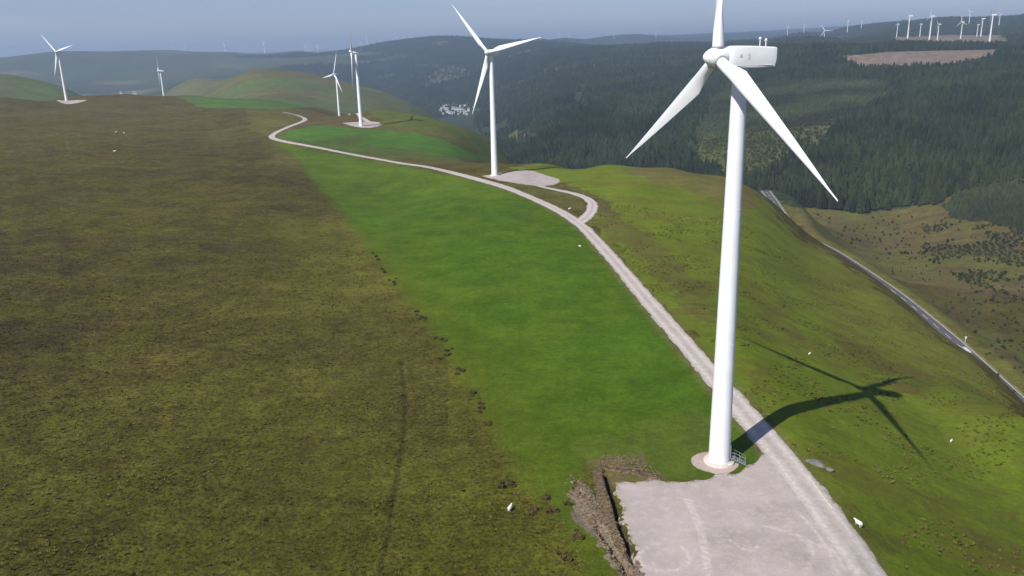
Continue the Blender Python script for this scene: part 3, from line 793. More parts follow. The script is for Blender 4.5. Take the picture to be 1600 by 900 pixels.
def set_attr(o, name, vals):
    at = o.data.attributes.new(name, 'FLOAT', 'POINT'); at.data.foreach_set('value', np.asarray(vals, np.float32))

def track(name, line, half, label):
    o, off, m = ribbon(name, line, half, 'track_gravel', 0.05, cross=8, rag=0.5, label=label, cat='track')
    a = np.tile(np.exp(-((np.abs(off) - 0.5) / 0.2) ** 2), len(line)); set_attr(o, 'tyre', a)
    w = np.tile(np.clip(np.exp(-(off / 0.16) ** 2) * 0.25 + 0.9 * sstep(0.86, 1.0, np.abs(off)), 0, 1), len(line)); set_attr(o, 'weed', w)
    return o
_mt = np.hypot(main_track[:, 0], main_track[:, 1])
track('access_track', main_track, 2.3 + 0.5 * sstep(150, 100, _mt), 'pale gravel access track winding past the turbines to the moor bend')
track('spur_track', spur_track, np.linspace(2.6, 1.5, len(spur_track)), 'short gravel loop leaving the main track for the second turbine pad')
track('pad_track', t3_track, 2.2, 'short gravel strip reaching the third turbine pad on the green rise')

def pad(name, poly_xy, mat, lift, label, step=1.0, tyres=(), rag=0.6, grow=0.0, weed=0.0):
    """a gravel area: fine grid clipped by an outline, draped on the land"""
    poly = smooth_line(np.vstack([poly_xy, poly_xy[:1]]), 0.8, 1)
    c = poly.mean(0)
    lo, hi = poly.min(0) - 1, poly.max(0) + 1
    nr = 40; n = len(poly)
    rad = np.linspace(0, 1, nr + 1)[1:]
    rg = 1 + rag * fbm(poly[:, 0], poly[:, 1], 2.2, 3, 14) / np.maximum(np.hypot(*(poly - c).T), 1) * 2
    P = [c[None, :]] + [c + (poly - c) * (r * (1 + (rg - 1) * r))[:, None] if np.ndim(r * rg) else None for r in rad]
    xy = np.vstack(P)
    D = np.hypot(xy[:, 0], xy[:, 1])
    z = ground_z(xy[:, 0], xy[:, 1]) + lift + 0.00028 * D
    z[-n:] -= 0.05
    f = [(0, 1 + i, 1 + (i + 1) % n) for i in range(n)]
    for r in range(nr - 1):
        b = 1 + r * n
        f += [(b + i, b + n + i, b + n + (i + 1) % n, b + (i + 1) % n) for i in range(n)]
    me = mesh_from(name, np.column_stack([xy, z]), f, mat, True)
    if me.polygons[0].normal.z < 0: me.flip_normals()
    o = tag(link(name, me), label, 'gravel pad', kind='structure')
    ty = np.zeros(len(xy))
    for pl, w in tyres:
        ty = np.maximum(ty, np.exp(-(poly_dist(xy[:, 0], xy[:, 1], pl) / w) ** 2))
    set_attr(o, 'tyre', ty)
    e = np.concatenate([[0], np.repeat(rad, n)])
    set_attr(o, 'weed', np.clip(sstep(0.93, 1.0, e) + weed * np.clip(fbm(xy[:, 0], xy[:, 1], 7, 3, 61) * 4 - 0.4, 0, 1), 0, 1))
    return o
p1 = cast_line([(962,754),(1030,750),(1085,750),(1110,742),(1165,738),(1200,700),(1240,750),(1295,825),(1350,900),(1385,948)])
p1b = cast_line([(1340,1000),(1150,1010),(1030,990),(1000,925),(993,878),(975,825),(963,785)], near=50.0)
def arc(pts): return smooth_line(cast_line(pts, near=50.0), 0.6)
tyre_px = [[(1070,780),(1085,810),(1098,850),(1103,900)],[(1078,782),(1092,815),(1104,855),(1110,905)],[(1000,890),(995,870),(1010,855),(1030,850)],[(1000,880),(1030,895),(1070,890),(1080,870),(1065,855)],
  [(1190,822),(1230,830),(1265,850),(1275,875),(1255,890)],[(1235,830),(1270,850),(1300,860)],[(1140,845),(1165,862),(1185,855)],[(1245,800),(1275,830),(1300,870),(1310,900)],[(1260,790),(1290,830),(1320,890)]]
pad('hardstanding', np.vstack([p1, p1b]), 'pad_gravel', 0.035, 'broad grey gravel hardstanding beside the largest turbine', tyres=[(arc(t), 0.2) for t in tyre_px], weed=0.35, rag=1.4)
def px_pad(name, pts, label, **k):
    return pad(name, cast_line(pts), 'pad_gravel', 0.06, label, **k)
px_pad('turbine_pad', [(752,275),(775,271.5),(800,268),(830,266),(852,273),(881,282),(860,291.5),(820,289.5),(785,284)], 'pale gravel pad below the second turbine', rag=0.8)
px_pad('turbine_pad', [(534,193),(562,190.5),(592,190.5),(598,197),(572,201),(548,197.5)], 'small gravel pad at the foot of the third turbine', rag=1.5)
px_pad('turbine_pad', [(88,158.5),(103,160),(122,158.3),(140,158.5),(128,161.5),(106,165),(96,163)], 'distant pale gravel pad on the brown moor at a turbine foot', rag=2.0)
# ring of stone round the big turbine
ang = np.linspace(0, 2 * math.pi, 28, endpoint=False)
pr = np.stack([T1[0] - 0.7 + 3.6 * np.cos(ang), T1[1] - 0.3 + 3.5 * np.sin(ang)], -1)
pad('gravel_apron', pr, 'plinth_gravel', 0.085, 'round pinkish gravel apron at the foot of the largest turbine', rag=0.3)

verge, _, _ = ribbon('road_verge', road_line, 4.6, 'verge', 0.02, cross=2, zline=road_z, rag=0.8, label='grassy verge along both sides of the valley road', cat='verge')
road, _, _ = ribbon('road', road_line, 3.3, 'asphalt', 0.10, cross=2, zline=road_z, label='grey two lane road contouring along the valley side below the ridge', cat='road')
def side_line(o): 
    t = np.gradient(road_line, axis=0); t /= np.hypot(t[:, 0], t[:, 1])[:, None]
    return road_line + np.stack([t[:, 1], -t[:, 0]], -1) * o
for o in (-3.05, 3.05):
    e, _, _ = ribbon('edge_line', side_line(o), 0.10, 'road_paint', 0.108, cross=1, zline=road_z, kind=None); e.parent = road
cl = side_line(0.0)
k = 2
while k + 3 < len(cl):
    e, _, _ = ribbon('centre_line', cl[k:k + 3], 0.09, 'road_paint', 0.108, cross=1, zline=road_z[k:k + 3], kind=None); e.parent = road
    k += 4
# painted patch of road lettering, too far off to read
kk = int(np.argmin(np.hypot(*(road_line - road_pts[10, :2]).T)))
for o in (-1.9, -1.3, -0.7):
    e, _, _ = ribbon('painted_mark', side_line(o)[kk:kk + 3], 0.19, 'road_paint', 0.109, cross=1, zline=road_z[kk:kk + 3], kind=None); e.parent = road

def gz(x, y):
    return float(ground_z(np.array([x]), np.array([y]))[0])

# ------------------------------------------------------------------ wind turbines
def blade_mesh(name, R, root=0.75, cmax=2.45, nsec=18, npt=16):
    """a tapered twisted blade along +Z, leading edge +Y, rotor axis +X"""
    mb = MB(); rings = []
    for i in range(nsec):
        t = (i / (nsec - 1)) ** 1.15
        r = 0.9 + (R - 0.9) * t
        s = r / R
        if s < 0.22:
            k = float(sstep(0.045, 0.22, np.array(s)))
            chord = 2 * root * (1 - k) + cmax * k; thick = 2 * root * (1 - k) + 0.56 * k; circ = 1 - k
        else:
            u = (s - 0.22) / 0.78
            chord = cmax * (1 - u) ** 1.0 * 0.82 + cmax * 0.18 * (1 - u ** 3); chord = max(chord, 0.16)
            thick = 0.56 * (1 - u) ** 1.2 + 0.03; circ = 0.0
        tw = RAD(14) * (1 - s) ** 2 + RAD(2)
        ring = []
        for j in range(npt):
            a = 2 * math.pi * j / npt
            # ellipse-like root morphing into an airfoil
            cy = math.cos(a); sx = math.sin(a)
            ey, ex = root * cy, root * sx
            q = (1 - cy) / 2                                   # 0 at leading, 1 at trailing edge
            ay = (0.30 - q) * chord
            ax = 0.5 * thick * math.copysign(2.2 * (math.sqrt(max(q, 0)) * (1 - q) * 1.18), sx) * (1.15 if sx > 0 else 0.8)
            if abs(sx) < 1e-6: ax = 0
            yy = ey * circ + ay * (1 - circ); xx = ex * circ + ax * (1 - circ)
            bend = 0.35 * s ** 2                                # slight pre-bend upwind
            ring.append((xx * math.cos(tw) + yy * math.sin(tw) + bend, -xx * math.sin(tw) + yy * math.cos(tw), r))
        rings.append(ring)
    mb.ring_loft(rings)
    return auto_smooth(mb.mesh(name, 'blade_white'), 50)

def nacelle_mesh():
    mb = MB(); rings = []
    # x runs from the rotor (front, +) to the tail (-); rounded box sections
    for x, w, zt, zb in ((1.75, 1.15, 1.05, -1.05), (1.55, 1.3, 1.28, -1.25), (0.9, 1.45, 1.42, -1.42), (-1.5, 1.5, 1.36, -1.5), (-4.4, 1.42, 1.2, -1.46), (-5.05, 1.40, 1.15, -1.42), (-5.28, 1.34, 1.10, -0.6)):
        ring = []
        rc = 0.24
        for cy, cz, a0 in ((w - rc, zt - rc, 0), (-(w - rc), zt - rc, 90), (-(w - rc), zb + rc, 180), (w - rc, zb + rc, 270)):
            for k in range(4):
                a = RAD(a0 + 30 * k)
                ring.append((x, cy + rc * math.cos(a), cz + rc * math.sin(a)))
        rings.append(ring)
    mb.ring_loft(rings)
    return auto_smooth(mb.mesh('nacelle', 'turbine_white'), 28)

HUB_H, ROTOR_R = 60.0, 30.8
ME = {}
ME['blade'] = blade_mesh('blade', ROTOR_R)
ME['nacelle'] = nacelle_mesh()
def tower_mesh():
    mb = MB(); prof = []
    joints = (19.0, 39.0)
    for k in range(31):
        h = -0.6 + (HUB_H - 1.35 + 0.6) * k / 30
        prof.append((1.62 - 0.62 * max(h, 0) / 58.6, h))
    mb.lathe(prof, 40)
    return auto_smooth(mb.mesh('tower', 'turbine_white'), 40)
ME['tower'] = tower_mesh()
def hub_mesh():
    mb = MB()
    mb.lathe([(1.15, -1.15), (1.28, -0.9), (1.32, 0.0), (1.25, 0.6), (1.05, 1.15), (0.75, 1.6), (0.42, 1.9), (0.12, 2.05), (0.02, 2.08)], 28, axis='x')
    return auto_smooth(mb.mesh('rotor_hub', 'turbine_white'), 50)
ME['hub'] = hub_mesh()
def collar_mesh():
    mb = MB(); mb.lathe([(0.80, 0.9), (0.84, 0.95), (0.84, 1.30), (0.79, 1.36)], 20, cap=False); return auto_smooth(mb.mesh('blade_collar', 'steel'), 40)
ME['collar'] = collar_mesh()
def flange_mesh(h):
    r = 1.62 - 0.62 * h / 58.6
    mb = MB(); mb.lathe([(r - 0.02, h - 0.07), (r + 0.018, h - 0.05), (r + 0.018, h + 0.05), (r - 0.02, h + 0.07)], 40, cap=False); return auto_smooth(mb.mesh('flange', 'turbine_white'), 40)
ME['flanges'] = [flange_mesh(19.5), flange_mesh(39.5)]

def turbine(x, y, zb, yaw, theta, overhang, label, detail=2, tilt=1.8):
    root = link('wind_turbine', None, loc=(x, y, zb), rot=(0, 0, RAD(yaw)))
    tag(root, label, 'wind turbine', 'white turbines standing along the ridge track')
    tw = link('tower', ME['tower'], root)
    for fm in ME['flanges']: link('flange', fm, tw)
    nac = link('nacelle', ME['nacelle'], root, loc=(overhang - 2.85, 0, HUB_H))
    hub_rot = Matrix.Rotation(RAD(-tilt), 4, 'Y')
    hub_m = Matrix.Translation((overhang, 0, HUB_H)) @ hub_rot
    hub = link('rotor_hub', ME['hub'], root); hub.matrix_local = hub_m
    for k in range(3):
        th = RAD(theta + 120 * k)
        b = link('blade', ME['blade'], root); b.matrix_local = hub_m @ Matrix.Rotation(-th, 4, 'X')
        c = link('blade_collar', ME['collar'], b)
    if detail >= 1:
        mb = MB(); mb.lathe([(2.35, -0.8), (2.35, 0.30), (2.25, 0.42), (1.5, 0.44)], 40)
        link('foundation', auto_smooth(mb.mesh('foundation', 'concrete'), 40), root)
    if detail >= 2:
        # instrument masts on the roof of the nacelle
        for xx, hh in ((-3.3, 1.0), (-4.2, 0.8)):
            mb = MB(); mb.tube((xx, 0.25, 1.1), (xx, 0.25, 1.25 + hh), 0.06)
            mb.tube((xx - 0.25, 0.25, 1.2 + hh), (xx + 0.25, 0.25, 1.2 + hh), 0.05)
            mb.lathe([(0.14, 1.2 + hh), (0.16, 1.3 + hh), (0.10, 1.45 + hh)], 10)
            for i in range(len(mb.v) - 30, len(mb.v)):
                mb.v[i] = (mb.v[i][0] + xx, mb.v[i][1] + 0.25, mb.v[i][2])
            link('instrument_mast', mb.mesh('instrument_mast', 'turbine_white'), nac)
        for xx, zz, sx, sz in ((0.2, 0.15, 0.45, 0.4), (-1.0, -0.05, 0.4, 0.85)):
            for sd in (1,):
                mb = MB(); ww = 1.47
                mb.box((xx, sd * ww, zz), (sx, 0.05, sz))
                mb.box((xx, sd * (ww + 0.02), zz), (sx * 0.5, 0.05, sz * 0.5))
                link('side_hatch', mb.mesh('side_hatch', 'hatch_grey'), nac)
        mb = MB(); mb.box((-1.8, 1.45, -1.13), (5.6, 0.10, 0.05)); link('panel_seam', mb.mesh('panel_seam', 'hatch_grey'), nac)
        # door and entrance steps at the tower foot
        da = RAD(-12 - yaw)
        def loc2(r, a, z): return (r * math.cos(a), r * math.sin(a), z)
        mb = MB(); mb.box(loc2(1.60, da, 2.05), (0.16, 0.95, 2.1), da); door = link('door', mb.mesh('door', 'steel'), root)
        mb = MB(); mb.box(loc2(1.66, da + 0.22, 2.0), (0.10, 0.06, 0.22), da); link('handle', mb.mesh('handle', 'dark_gap'), door)
        steps = link('entrance_steps', None, root, loc=loc2(1.65, da, 0.0), rot=(0, 0, da))
        for k in range(6):
            mb = MB(); mb.box((0.35 + 0.34 * k, 0, 0.98 - 0.17 * k), (0.36 if k else 0.8, 1.1, 0.05)); link('tread', mb.mesh('tread', 'steel'), steps)
        for sd in (-0.56, 0.56):
            mb = MB()
            mb.tube((-0.05, sd, 1.95), (0.6, sd, 1.95), 0.035); mb.tube((0.6, sd, 1.95), (2.25, sd, 1.10), 0.035)
            mb.tube((-0.05, sd, 1.45), (0.6, sd, 1.45), 0.03); mb.tube((0.6, sd, 1.45), (2.25, sd, 0.62), 0.03)
            for px_, top in ((0.0, 1.95), (0.6, 1.95), (1.4, 1.54), (2.25, 1.10)): mb.tube((px_, sd, max(0.05, top - 1.0) if px_ else 0.9), (px_, sd, top), 0.035)
            mb.tube((0.1, sd, 0.95), (2.35, sd, 0.05), 0.06)
            link('handrail', mb.mesh('handrail', 'steel'), steps)
    return root

TURB = [
 (31.2, 111.8, 196.4, 358.3, 3.55, 'largest white wind turbine, standing on a gravel apron beside the hardstanding', 2),
 (-7.4, 409.7, 237.0, 318.2, 2.9, 'white wind turbine on the gravel pad inside the track loop', 2),
 (-122.3, 686.0, 190.0, 41.0, 3.5, 'white wind turbine on the green rise, its rotor seen almost edge on', 1),
 (-224.5, 1102.1, 222.0, 20.0, 3.4, 'white wind turbine behind the green rise with the bare round hill behind it', 1),
 (-560.7, 1059.0, 249.0, 315.8, 2.9, 'white wind turbine on a pale pad at the brown moor skyline', 1),
 (-571.2, 1385.9, 203.0, 330.0, 2.9, 'white wind turbine beyond the moor skyline next to two small white huts', 1),
]
for x, y, yaw, th, ov, lab, det in TURB:
    turbine(x, y, gz(x, y), yaw, th, ov, lab, det)

# far wind farms: tower, nacelle and blades, all small in the picture
def small_parts():
    mb = MB(); mb.lathe([(2.3, -4.0), (2.1, 10.0), (1.25, 79.0)], 10); ME['s_tower'] = auto_smooth(mb.mesh('tower', 'turbine_white'), 40)
    mb = MB(); mb.ring_loft([[(x, w, h) for w, h in ((-1.8, 78.3), (1.8, 78.3), (1.8, 82), (-1.8, 82))] for x in (3.5, -8.0)]); ME['s_nac'] = mb.mesh('nacelle', 'turbine_white')
    mb = MB(); mb.ring_loft([[(0.9 * a * 0.5 * k, b * k * 1.7, r) for a, b in ((1, 0), (0, 1), (-1, 0), (0, -1))] for r, k in ((0.0, 0.9), (7.0, 1.15), (22, 0.62), (36, 0.2))]); ME['s_blade'] = mb.mesh('blade', 'blade_white')
small_parts()
for i, f in enumerate(FAR):
    D = far_distance(f)
    d = px_dir(np.array(f[0]), np.array(f[1])); h = math.hypot(d[0], d[1])
    x, y = D * d[0] / h, D * d[1] / h
    z = gz(x, y)
    big = f[0] > 1200
    root = link('far_turbine', None, loc=(x, y, z), rot=(0, 0, RAD(random.uniform(135, 190) if big else random.uniform(190, 245))))
    hp = (f[1] - f[2]) * math.hypot(D, 0) / F_PX
    root.scale = (hp / 80.0 * (1.25 if big else 1.6), hp / 80.0 * (1.25 if big else 1.6), hp / 80.0)
    if f[0] == 1286.5: lab = 'white wind turbine rising behind the dark conifer edge, apart from the plateau cluster'
    else: lab = 'white wind turbine of the cluster on the cleared forest plateau' if big else 'tiny white wind turbine on the hazy far skyline'
    tag(root, lab, 'wind turbine', 'turbines on the forest plateau' if big else 'turbines of the far skyline')
    link('tower', ME['s_tower'], root); link('nacelle', ME['s_nac'], root)
    th0 = random.uniform(0, 120)
    if f[0] == 1286.5: root.rotation_euler.z = RAD(262); th0 = 30
    for k in range(3):
        b = link('blade', ME['s_blade'], root, loc=(4.2, 0, 80)); b.rotation_euler = (RAD(th0 + 120 * k), 0, 0)

# ------------------------------------------------------------------ earth bank by the hardstanding
def bank(name, pts, hgt, w_out, w_in, mat, label, steep_right=True, taper=0.25):
    line = smooth_line(cast_line(pts, near=50.0), 0.3)
    t = np.gradient(line, axis=0); t /= np.hypot(t[:, 0], t[:, 1])[:, None]
    nr = np.stack([-t[:, 1], t[:, 0]], -1)
    s = np.linspace(0, 1, len(line))
    hh = hgt * np.clip(np.minimum(s / taper, (1 - s) / taper), 0.05, 1) ** 0.6 * (0.8 + 1.5 * fbm(line[:, 0], line[:, 1], 2.4, 3, 44))
    us = np.concatenate([np.linspace(-1, 0, 12), np.linspace(0, 1, 8)[1:]])
    V = []; 
    for k, u in enumerate(us):
        off = u * (w_out if u < 0 else w_in)
        P = line + nr * off
        shape = (1 - abs(u)) ** 1.3 if u < 0 else (1 - u ** 2.5)
        z = ground_z(P[:, 0], P[:, 1]) + hh * shape - 0.06 + 0.8 * fbm(P[:, 0], P[:, 1], 0.9, 4, 66) * (1 - abs(u))
        V.append(np.column_stack([P, z]))
    V = np.array(V).transpose(1, 0, 2); m = len(us)
    f = [(i*m + k, i*m + k + 1, (i+1)*m + k + 1, (i+1)*m + k) for i in range(len(line) - 1) for k in range(m - 1)]
    me = mesh_from(name, V.reshape(-1, 3), f, mat, True)
    if sum(p.normal.z for p in me.polygons) < 0: me.flip_normals()
    return tag(link(name, me), label, 'earth bank')
bank('earth_bank', [(939,732),(946,758),(954,787),(964,822),(977,853),(985,876)], 1.0, 1.7, 0.25, 'soil', 'long cut earth bank with a steep shaded face along the hardstanding', taper=0.12)
bank('earth_bank', [(1036,750),(1015,746),(990,741),(965,737),(943,730)], 0.8, 1.9, 0.4, 'soil', 'short brown peaty bank closing the top corner of the hardstanding', taper=0.3)
bank('rubble_ridge', [(893,752),(915,790),(940,830),(962,862),(985,892),(1000,912)], 0.26, 2.4, 2.2, 'rubble', 'low grey brown spoil ridge running behind the cut earth bank', taper=0.15)

# ------------------------------------------------------------------ boulders
def rock_mesh(name, seed, sx, sy, sz, mat='rock', sub=3):
    import bmesh
    bm = bmesh.new(); bmesh.ops.create_icosphere(bm, subdivisions=sub, radius=1.0)
    r = random.Random(seed); o = Vector((r.uniform(0, 50), r.uniform(0, 50), r.uniform(0, 50)))
    from mathutils import noise as mn
    for v in bm.verts:
        k = 1 + 0.35 * mn.noise(v.co * 1.3 + o) + 0.16 * mn.noise(v.co * 3.7 + o)
        v.co = Vector((v.co.x * sx * k, v.co.y * sy * k, v.co.z * sz * k))
    me = bpy.data.meshes.new(name); bm.to_mesh(me); bm.free(); me.materials.append(MAT[mat])
    return me
c = cast(1274, 724); o = link('boulder', rock_mesh('boulder', 3, 1.5, 0.9, 0.34), loc=(c[0], c[1], gz(*c) + 0.05), rot=(0, 0.1, -0.5))
tag(o, 'flat grey boulder lying in the grass right of the track', 'boulder')
c2 = c + np.array([1.7, -1.0]); o = link('boulder', rock_mesh('boulder', 5, 0.8, 0.5, 0.3), loc=(c2[0], c2[1], gz(*c2) + 0.05), rot=(0, 0, -0.8))
tag(o, 'smaller grey stone touching the flat boulder in the grass', 'boulder')
# loose stones of the spoil, each a thing one can lift
SM = [rock_mesh('stone', 20 + k, 0.26, 0.2, 0.15, 'rubble', 1) for k in range(4)]
for k in range(46):
    u = random.random(); a = (893 + 105 * u, 752 + 155 * u); p = cast(a[0] + random.uniform(-9, 16), a[1] + random.uniform(-5, 5), near=50.0)
    o = link('stone', SM[k % 4], loc=(p[0], p[1], gz(*p) + random.uniform(0.08, 0.5) * (0.5)), rot=(random.random(), random.random(), random.random() * 6))
    s = random.uniform(0.5, 1.25); o.scale = (s, s, s)
    tag(o, 'loose stone on the grey spoil behind the earth bank', 'stone', 'loose stones on the spoil')
# pale pipe lying along the track edge
pp = smooth_line(cast_line([(1262,744),(1275,762),(1287,779),(1300,795)], near=50.0), 0.5)
mb = MB(); zz = ground_z(pp[:, 0], pp[:, 1]) + 0.16
for i in range(len(pp) - 1): mb.tube((pp[i][0], pp[i][1], zz[i]), (pp[i+1][0], pp[i+1][1], zz[i+1]), 0.06, 8)
tag(link('drain_pipe', mb.mesh('drain_pipe', 'pipe_plastic', True)), 'thin pale pipe lying along the grass edge of the gravel track', 'pipe')

# dry bracken and dead grass over the spoil and banks
_bx, _by = [], []
for poly in ([(888,742),(908,748),(935,790),(962,840),(992,880),(1012,915),(985,910),(950,870),(915,815)], [(930,722),(945,710),(990,714),(1034,742),(1022,748),(985,738),(950,735),(948,752),(940,748)], [(925,742),(937,742),(970,846),(976,868),(960,852),(936,800)]):
    poly = np.array(poly, float); lo, hi = poly.min(0), poly.max(0); got = 0
    while got < 420:
        q = np.column_stack([rng.uniform(lo[0], hi[0], 400), rng.uniform(lo[1], hi[1], 400)])
        for a, b in q[inside(q[:, 0], q[:, 1], poly)][:120]:
            p = cast(a, b, near=50.0); _bx.append(p[0]); _by.append(p[1]); got += 1
DRY = (np.array(_bx), np.array(_by))

# ------------------------------------------------------------------ sheep
def sheep_mesh():
    mb = MB()
    def ell(cx, cz, ry, rz, n=12): return [(cx, ry * math.cos(2*math.pi*j/n), cz + rz * math.sin(2*math.pi*j/n)) for j in range(n)]
    mb.ring_loft([ell(-0.58, 0.62, 0.08, 0.09), ell(-0.53, 0.61, 0.19, 0.2), ell(-0.36, 0.60, 0.27, 0.26), ell(-0.05, 0.58, 0.29, 0.28), ell(0.25, 0.60, 0.26, 0.26), ell(0.43, 0.66, 0.19, 0.2), ell(0.55, 0.74, 0.12, 0.13), ell(0.66, 0.80, 0.10, 0.11), ell(0.76, 0.78, 0.09, 0.10), ell(0.88, 0.72, 0.06, 0.065), ell(0.92, 0.70, 0.03, 0.03)])
    for sx, sy in ((-0.38, 0.14), (-0.38, -0.14), (0.28, 0.13), (0.28, -0.13)):
        k = 0.05 if sx < 0 else 0.0
        rings = []
        for z, r, dx in ((0.55, 0.095, 0.03), (0.36, 0.065, 0.03 + k), (0.24, 0.042, -k), (0.10, 0.034, 0.0), (0.0, 0.04, 0.02)):
            rings.append([(sx + dx + r * math.cos(2*math.pi*j/8), sy + r * math.sin(2*math.pi*j/8), z) for j in range(8)])
        mb.ring_loft(rings)
    for sy in (1, -1):
        mb.ring_loft([[(0.69 + a * 0.03, sy * (0.07 + t * 0.12), 0.85 - t * 0.03 + b * 0.03 * (1 - t * 0.7)) for a, b in ((1, 0), (0, 1), (-1, 0), (0, -1))] for t in (0, 0.5, 1.0)])
    mb.tube((-0.55, 0, 0.66), (-0.64, 0, 0.42), 0.045, 6)
    return mb.mesh('sheep', 'wool', True)
SH = sheep_mesh()
for px, py, rz, lab, sc in ((1341, 822, 2.0, 'white sheep standing in the grass just off the gravel track', 1.0), (797, 798, 1.2, 'lone white sheep on the rough grass by the old field bank', 0.95),
    (890, 328, 0.4, 'white sheep grazing in the rough triangle inside the track loop', 0.95), (906, 386, 2.4, 'white sheep on the big pasture beside the gravel track', 0.75),
    (179, 237, 0.3, 'pale sheep alone on the brown moor', 1.3), (182, 208, 1.0, 'pale sheep of the pair far out on the brown moor', 1.4), (194, 209, 2.2, 'pale sheep of the pair far out on the brown moor', 1.4),
    (1265, 553, 0.8, 'white sheep on the steep grass slope above the valley road', 0.7), (1486, 691, 0.8, 'white sheep low on the grass slope beside the blade shadow', 0.7)):
    p = cast(px, py, near=50.0)
    o = link('sheep', SH, loc=(p[0], p[1], gz(*p) - 0.02), rot=(0, 0, rz)); o.scale = (sc,) * 3
    rm = o.modifiers.new('body', 'REMESH'); rm.mode = 'VOXEL'; rm.voxel_size = 0.035; rm.use_smooth_shade = True
    tag(o, lab, 'sheep', 'sheep grazing on the ridge')

# ------------------------------------------------------------------ small buildings
def house_parts(w, d, h, rh):
    mb = MB()
    mb.v += [(-w/2,-d/2,-2),(w/2,-d/2,-2),(w/2,d/2,-2),(-w/2,d/2,-2),(-w/2,-d/2,h),(w/2,-d/2,h),(w/2,d/2,h),(-w/2,d/2,h),(-w/2,0,h+rh),(w/2,0,h+rh)]
    mb.f += [(0,1,5,4),(2,3,7,6),(1,2,6,9,5),(3,0,4,8,7)]
    wall = mb.mesh('wall', 'render_white')
    mr = MB(); o = 0.35; t = 0.22
    for sd in (-1, 1):
        b = len(mr.v)
        for x in (-w/2 - o, w/2 + o):
            mr.v += [(x, 0, h + rh + 0.02), (x, 0, h + rh + t), (x, sd * (d/2 + o), h - 0.25), (x, sd * (d/2 + o), h - 0.25 + t)]
        for f in ((0,1,3,2),(4,6,7,5),(1,5,7,3),(0,2,6,4),(2,3,7,6),(0,4,5,1)): mr.f.append(tuple(b + i for i in f))
    roof = mr.mesh('roof', 'slate')
    mw = MB()
    for x in (-w*0.28, w*0.28):
        for z in (h*0.28, h*0.72): mw.box((x, -d/2 - 0.02, z), (1.1, 0.06, 1.0))
    return wall, roof, mw.mesh('window', 'window_glass')
HP = [house_parts(8, 7, 5.0, 2.3), house_parts(12, 7.5, 5.2, 2.5), house_parts(26, 10, 5.5, 2.6)]
def put_house(x, y, rz, kind, lab, group, sc=1.0):
    r = link('house', None, loc=(x, y, gz(x, y)), rot=(0, 0, rz)); r.scale = (sc,) * 3
    tag(r, lab, 'house', group)
    for nm, me in zip(('wall', 'roof', 'window'), HP[kind]): link(nm, me, r)
for k in range(46):
    px = random.uniform(686, 738); py = random.uniform(165, 180.5) + (px - 712) * 0.05
    p = cast(px, py, zf=ground_z, near=1500.0, far=5000.0)
    if not 1800 < np.hypot(*p) < 4500: continue
    put_house(p[0], p[1], random.uniform(-0.3, 0.3), random.choice((0, 0, 0, 1)), 'tiny pale house of the village on the valley floor', 'houses of the valley village', random.uniform(0.75, 1.0))
for px, py, k in ((693,170.3,2),(699,171,2),(715,172,2),(719,171.5,2)):
    p = cast(px, py, zf=ground_z, near=1500.0, far=5000.0)
    put_house(p[0], p[1], 0.1, k, 'long white shed among the small village houses on the valley floor', 'long sheds of the valley village', 0.9)
for px, lab, dz in ((190, 'small white hut on the moor skyline, narrower of the pair', 0), (211, 'wider white hut on the moor skyline close to the lone turbine', 0)):
    _d = px_dir(np.array(float(px)), np.array(152.0)); _h = math.hypot(_d[0], _d[1]); _D = np.arange(900.0, 1500.0, 4.0)
    _zz = ground_z(_D * _d[0] / _h, _D * _d[1] / _h); D = float(_D[np.argmax((_zz - CAM_H) / _D)]) - 6.0; d, h = _d, _h       # on the skyline crest
    r = link('hut', None, loc=(D*d[0]/h, D*d[1]/h, gz(D*d[0]/h, D*d[1]/h) - 0.3), rot=(0, 0, 0.4)); r.scale = (0.42 if px == 190 else 0.7, 0.5, 0.62)
    tag(r, lab, 'hut', None)
    for nm, me in zip(('wall', 'roof', 'window'), HP[0]): link(nm, me, r)
# marker post beside the road
d = px_dir(np.array(1507.0), np.array(541.0)); t = (-73.0 - CAM_H) / d[2]; p = np.array([d[0]*t, d[1]*t])
mb = MB(); mb.box((0, 0, 1.0), (0.16, 0.16, 3.0)); mb.box((0, -0.12, 2.6), (0.9, 0.05, 1.1))
tag(link('road_sign', mb.mesh('road_sign', 'render_white'), loc=(p[0], p[1], gz(*p))), 'small white sign on a post beside the valley road', 'road sign')

# ------------------------------------------------------------------ trees
def conifer_parts(seed, H=17.0, R=2.9, layers=9, n=9):
    r = random.Random(seed); mb = MB()
    z0 = H * 0.12
    for i in range(layers):
        t = i / layers
        zb = z0 + (H - z0) * t; zt = z0 + (H - z0) * min(1.0, t + 2.1 / layers)
        rad = R * (1 - t) ** 0.85 * r.uniform(0.85, 1.12) + 0.12
        b = len(mb.v); a0 = r.uniform(0, 6.28)
        cx, cy = r.uniform(-.12, .12), r.uniform(-.12, .12)
        for j in range(2 * n):
            a = a0 + math.pi * j / n
            k = r.uniform(0.82, 1.18) if j % 2 == 0 else r.uniform(0.48, 0.66)
            mb.v.append((cx + rad * k * math.cos(a), cy + rad * k * math.sin(a), zb - (0.5 if j % 2 == 0 else 0.0) * r.uniform(0.5, 1.3)))
        mb.v.append((cx * 0.5, cy * 0.5, zt))
        for j in range(2 * n): mb.f.append((b + j, b + (j + 1) % (2 * n), b + 2 * n))
    crown = mb.mesh('crown', 'conifer')
    mt = MB(); mt.lathe([(0.26, -1.0), (0.20, H * 0.3), (0.08, H * 0.8)], 6)
    return crown, mt.mesh('trunk', 'bark'), mb, mt

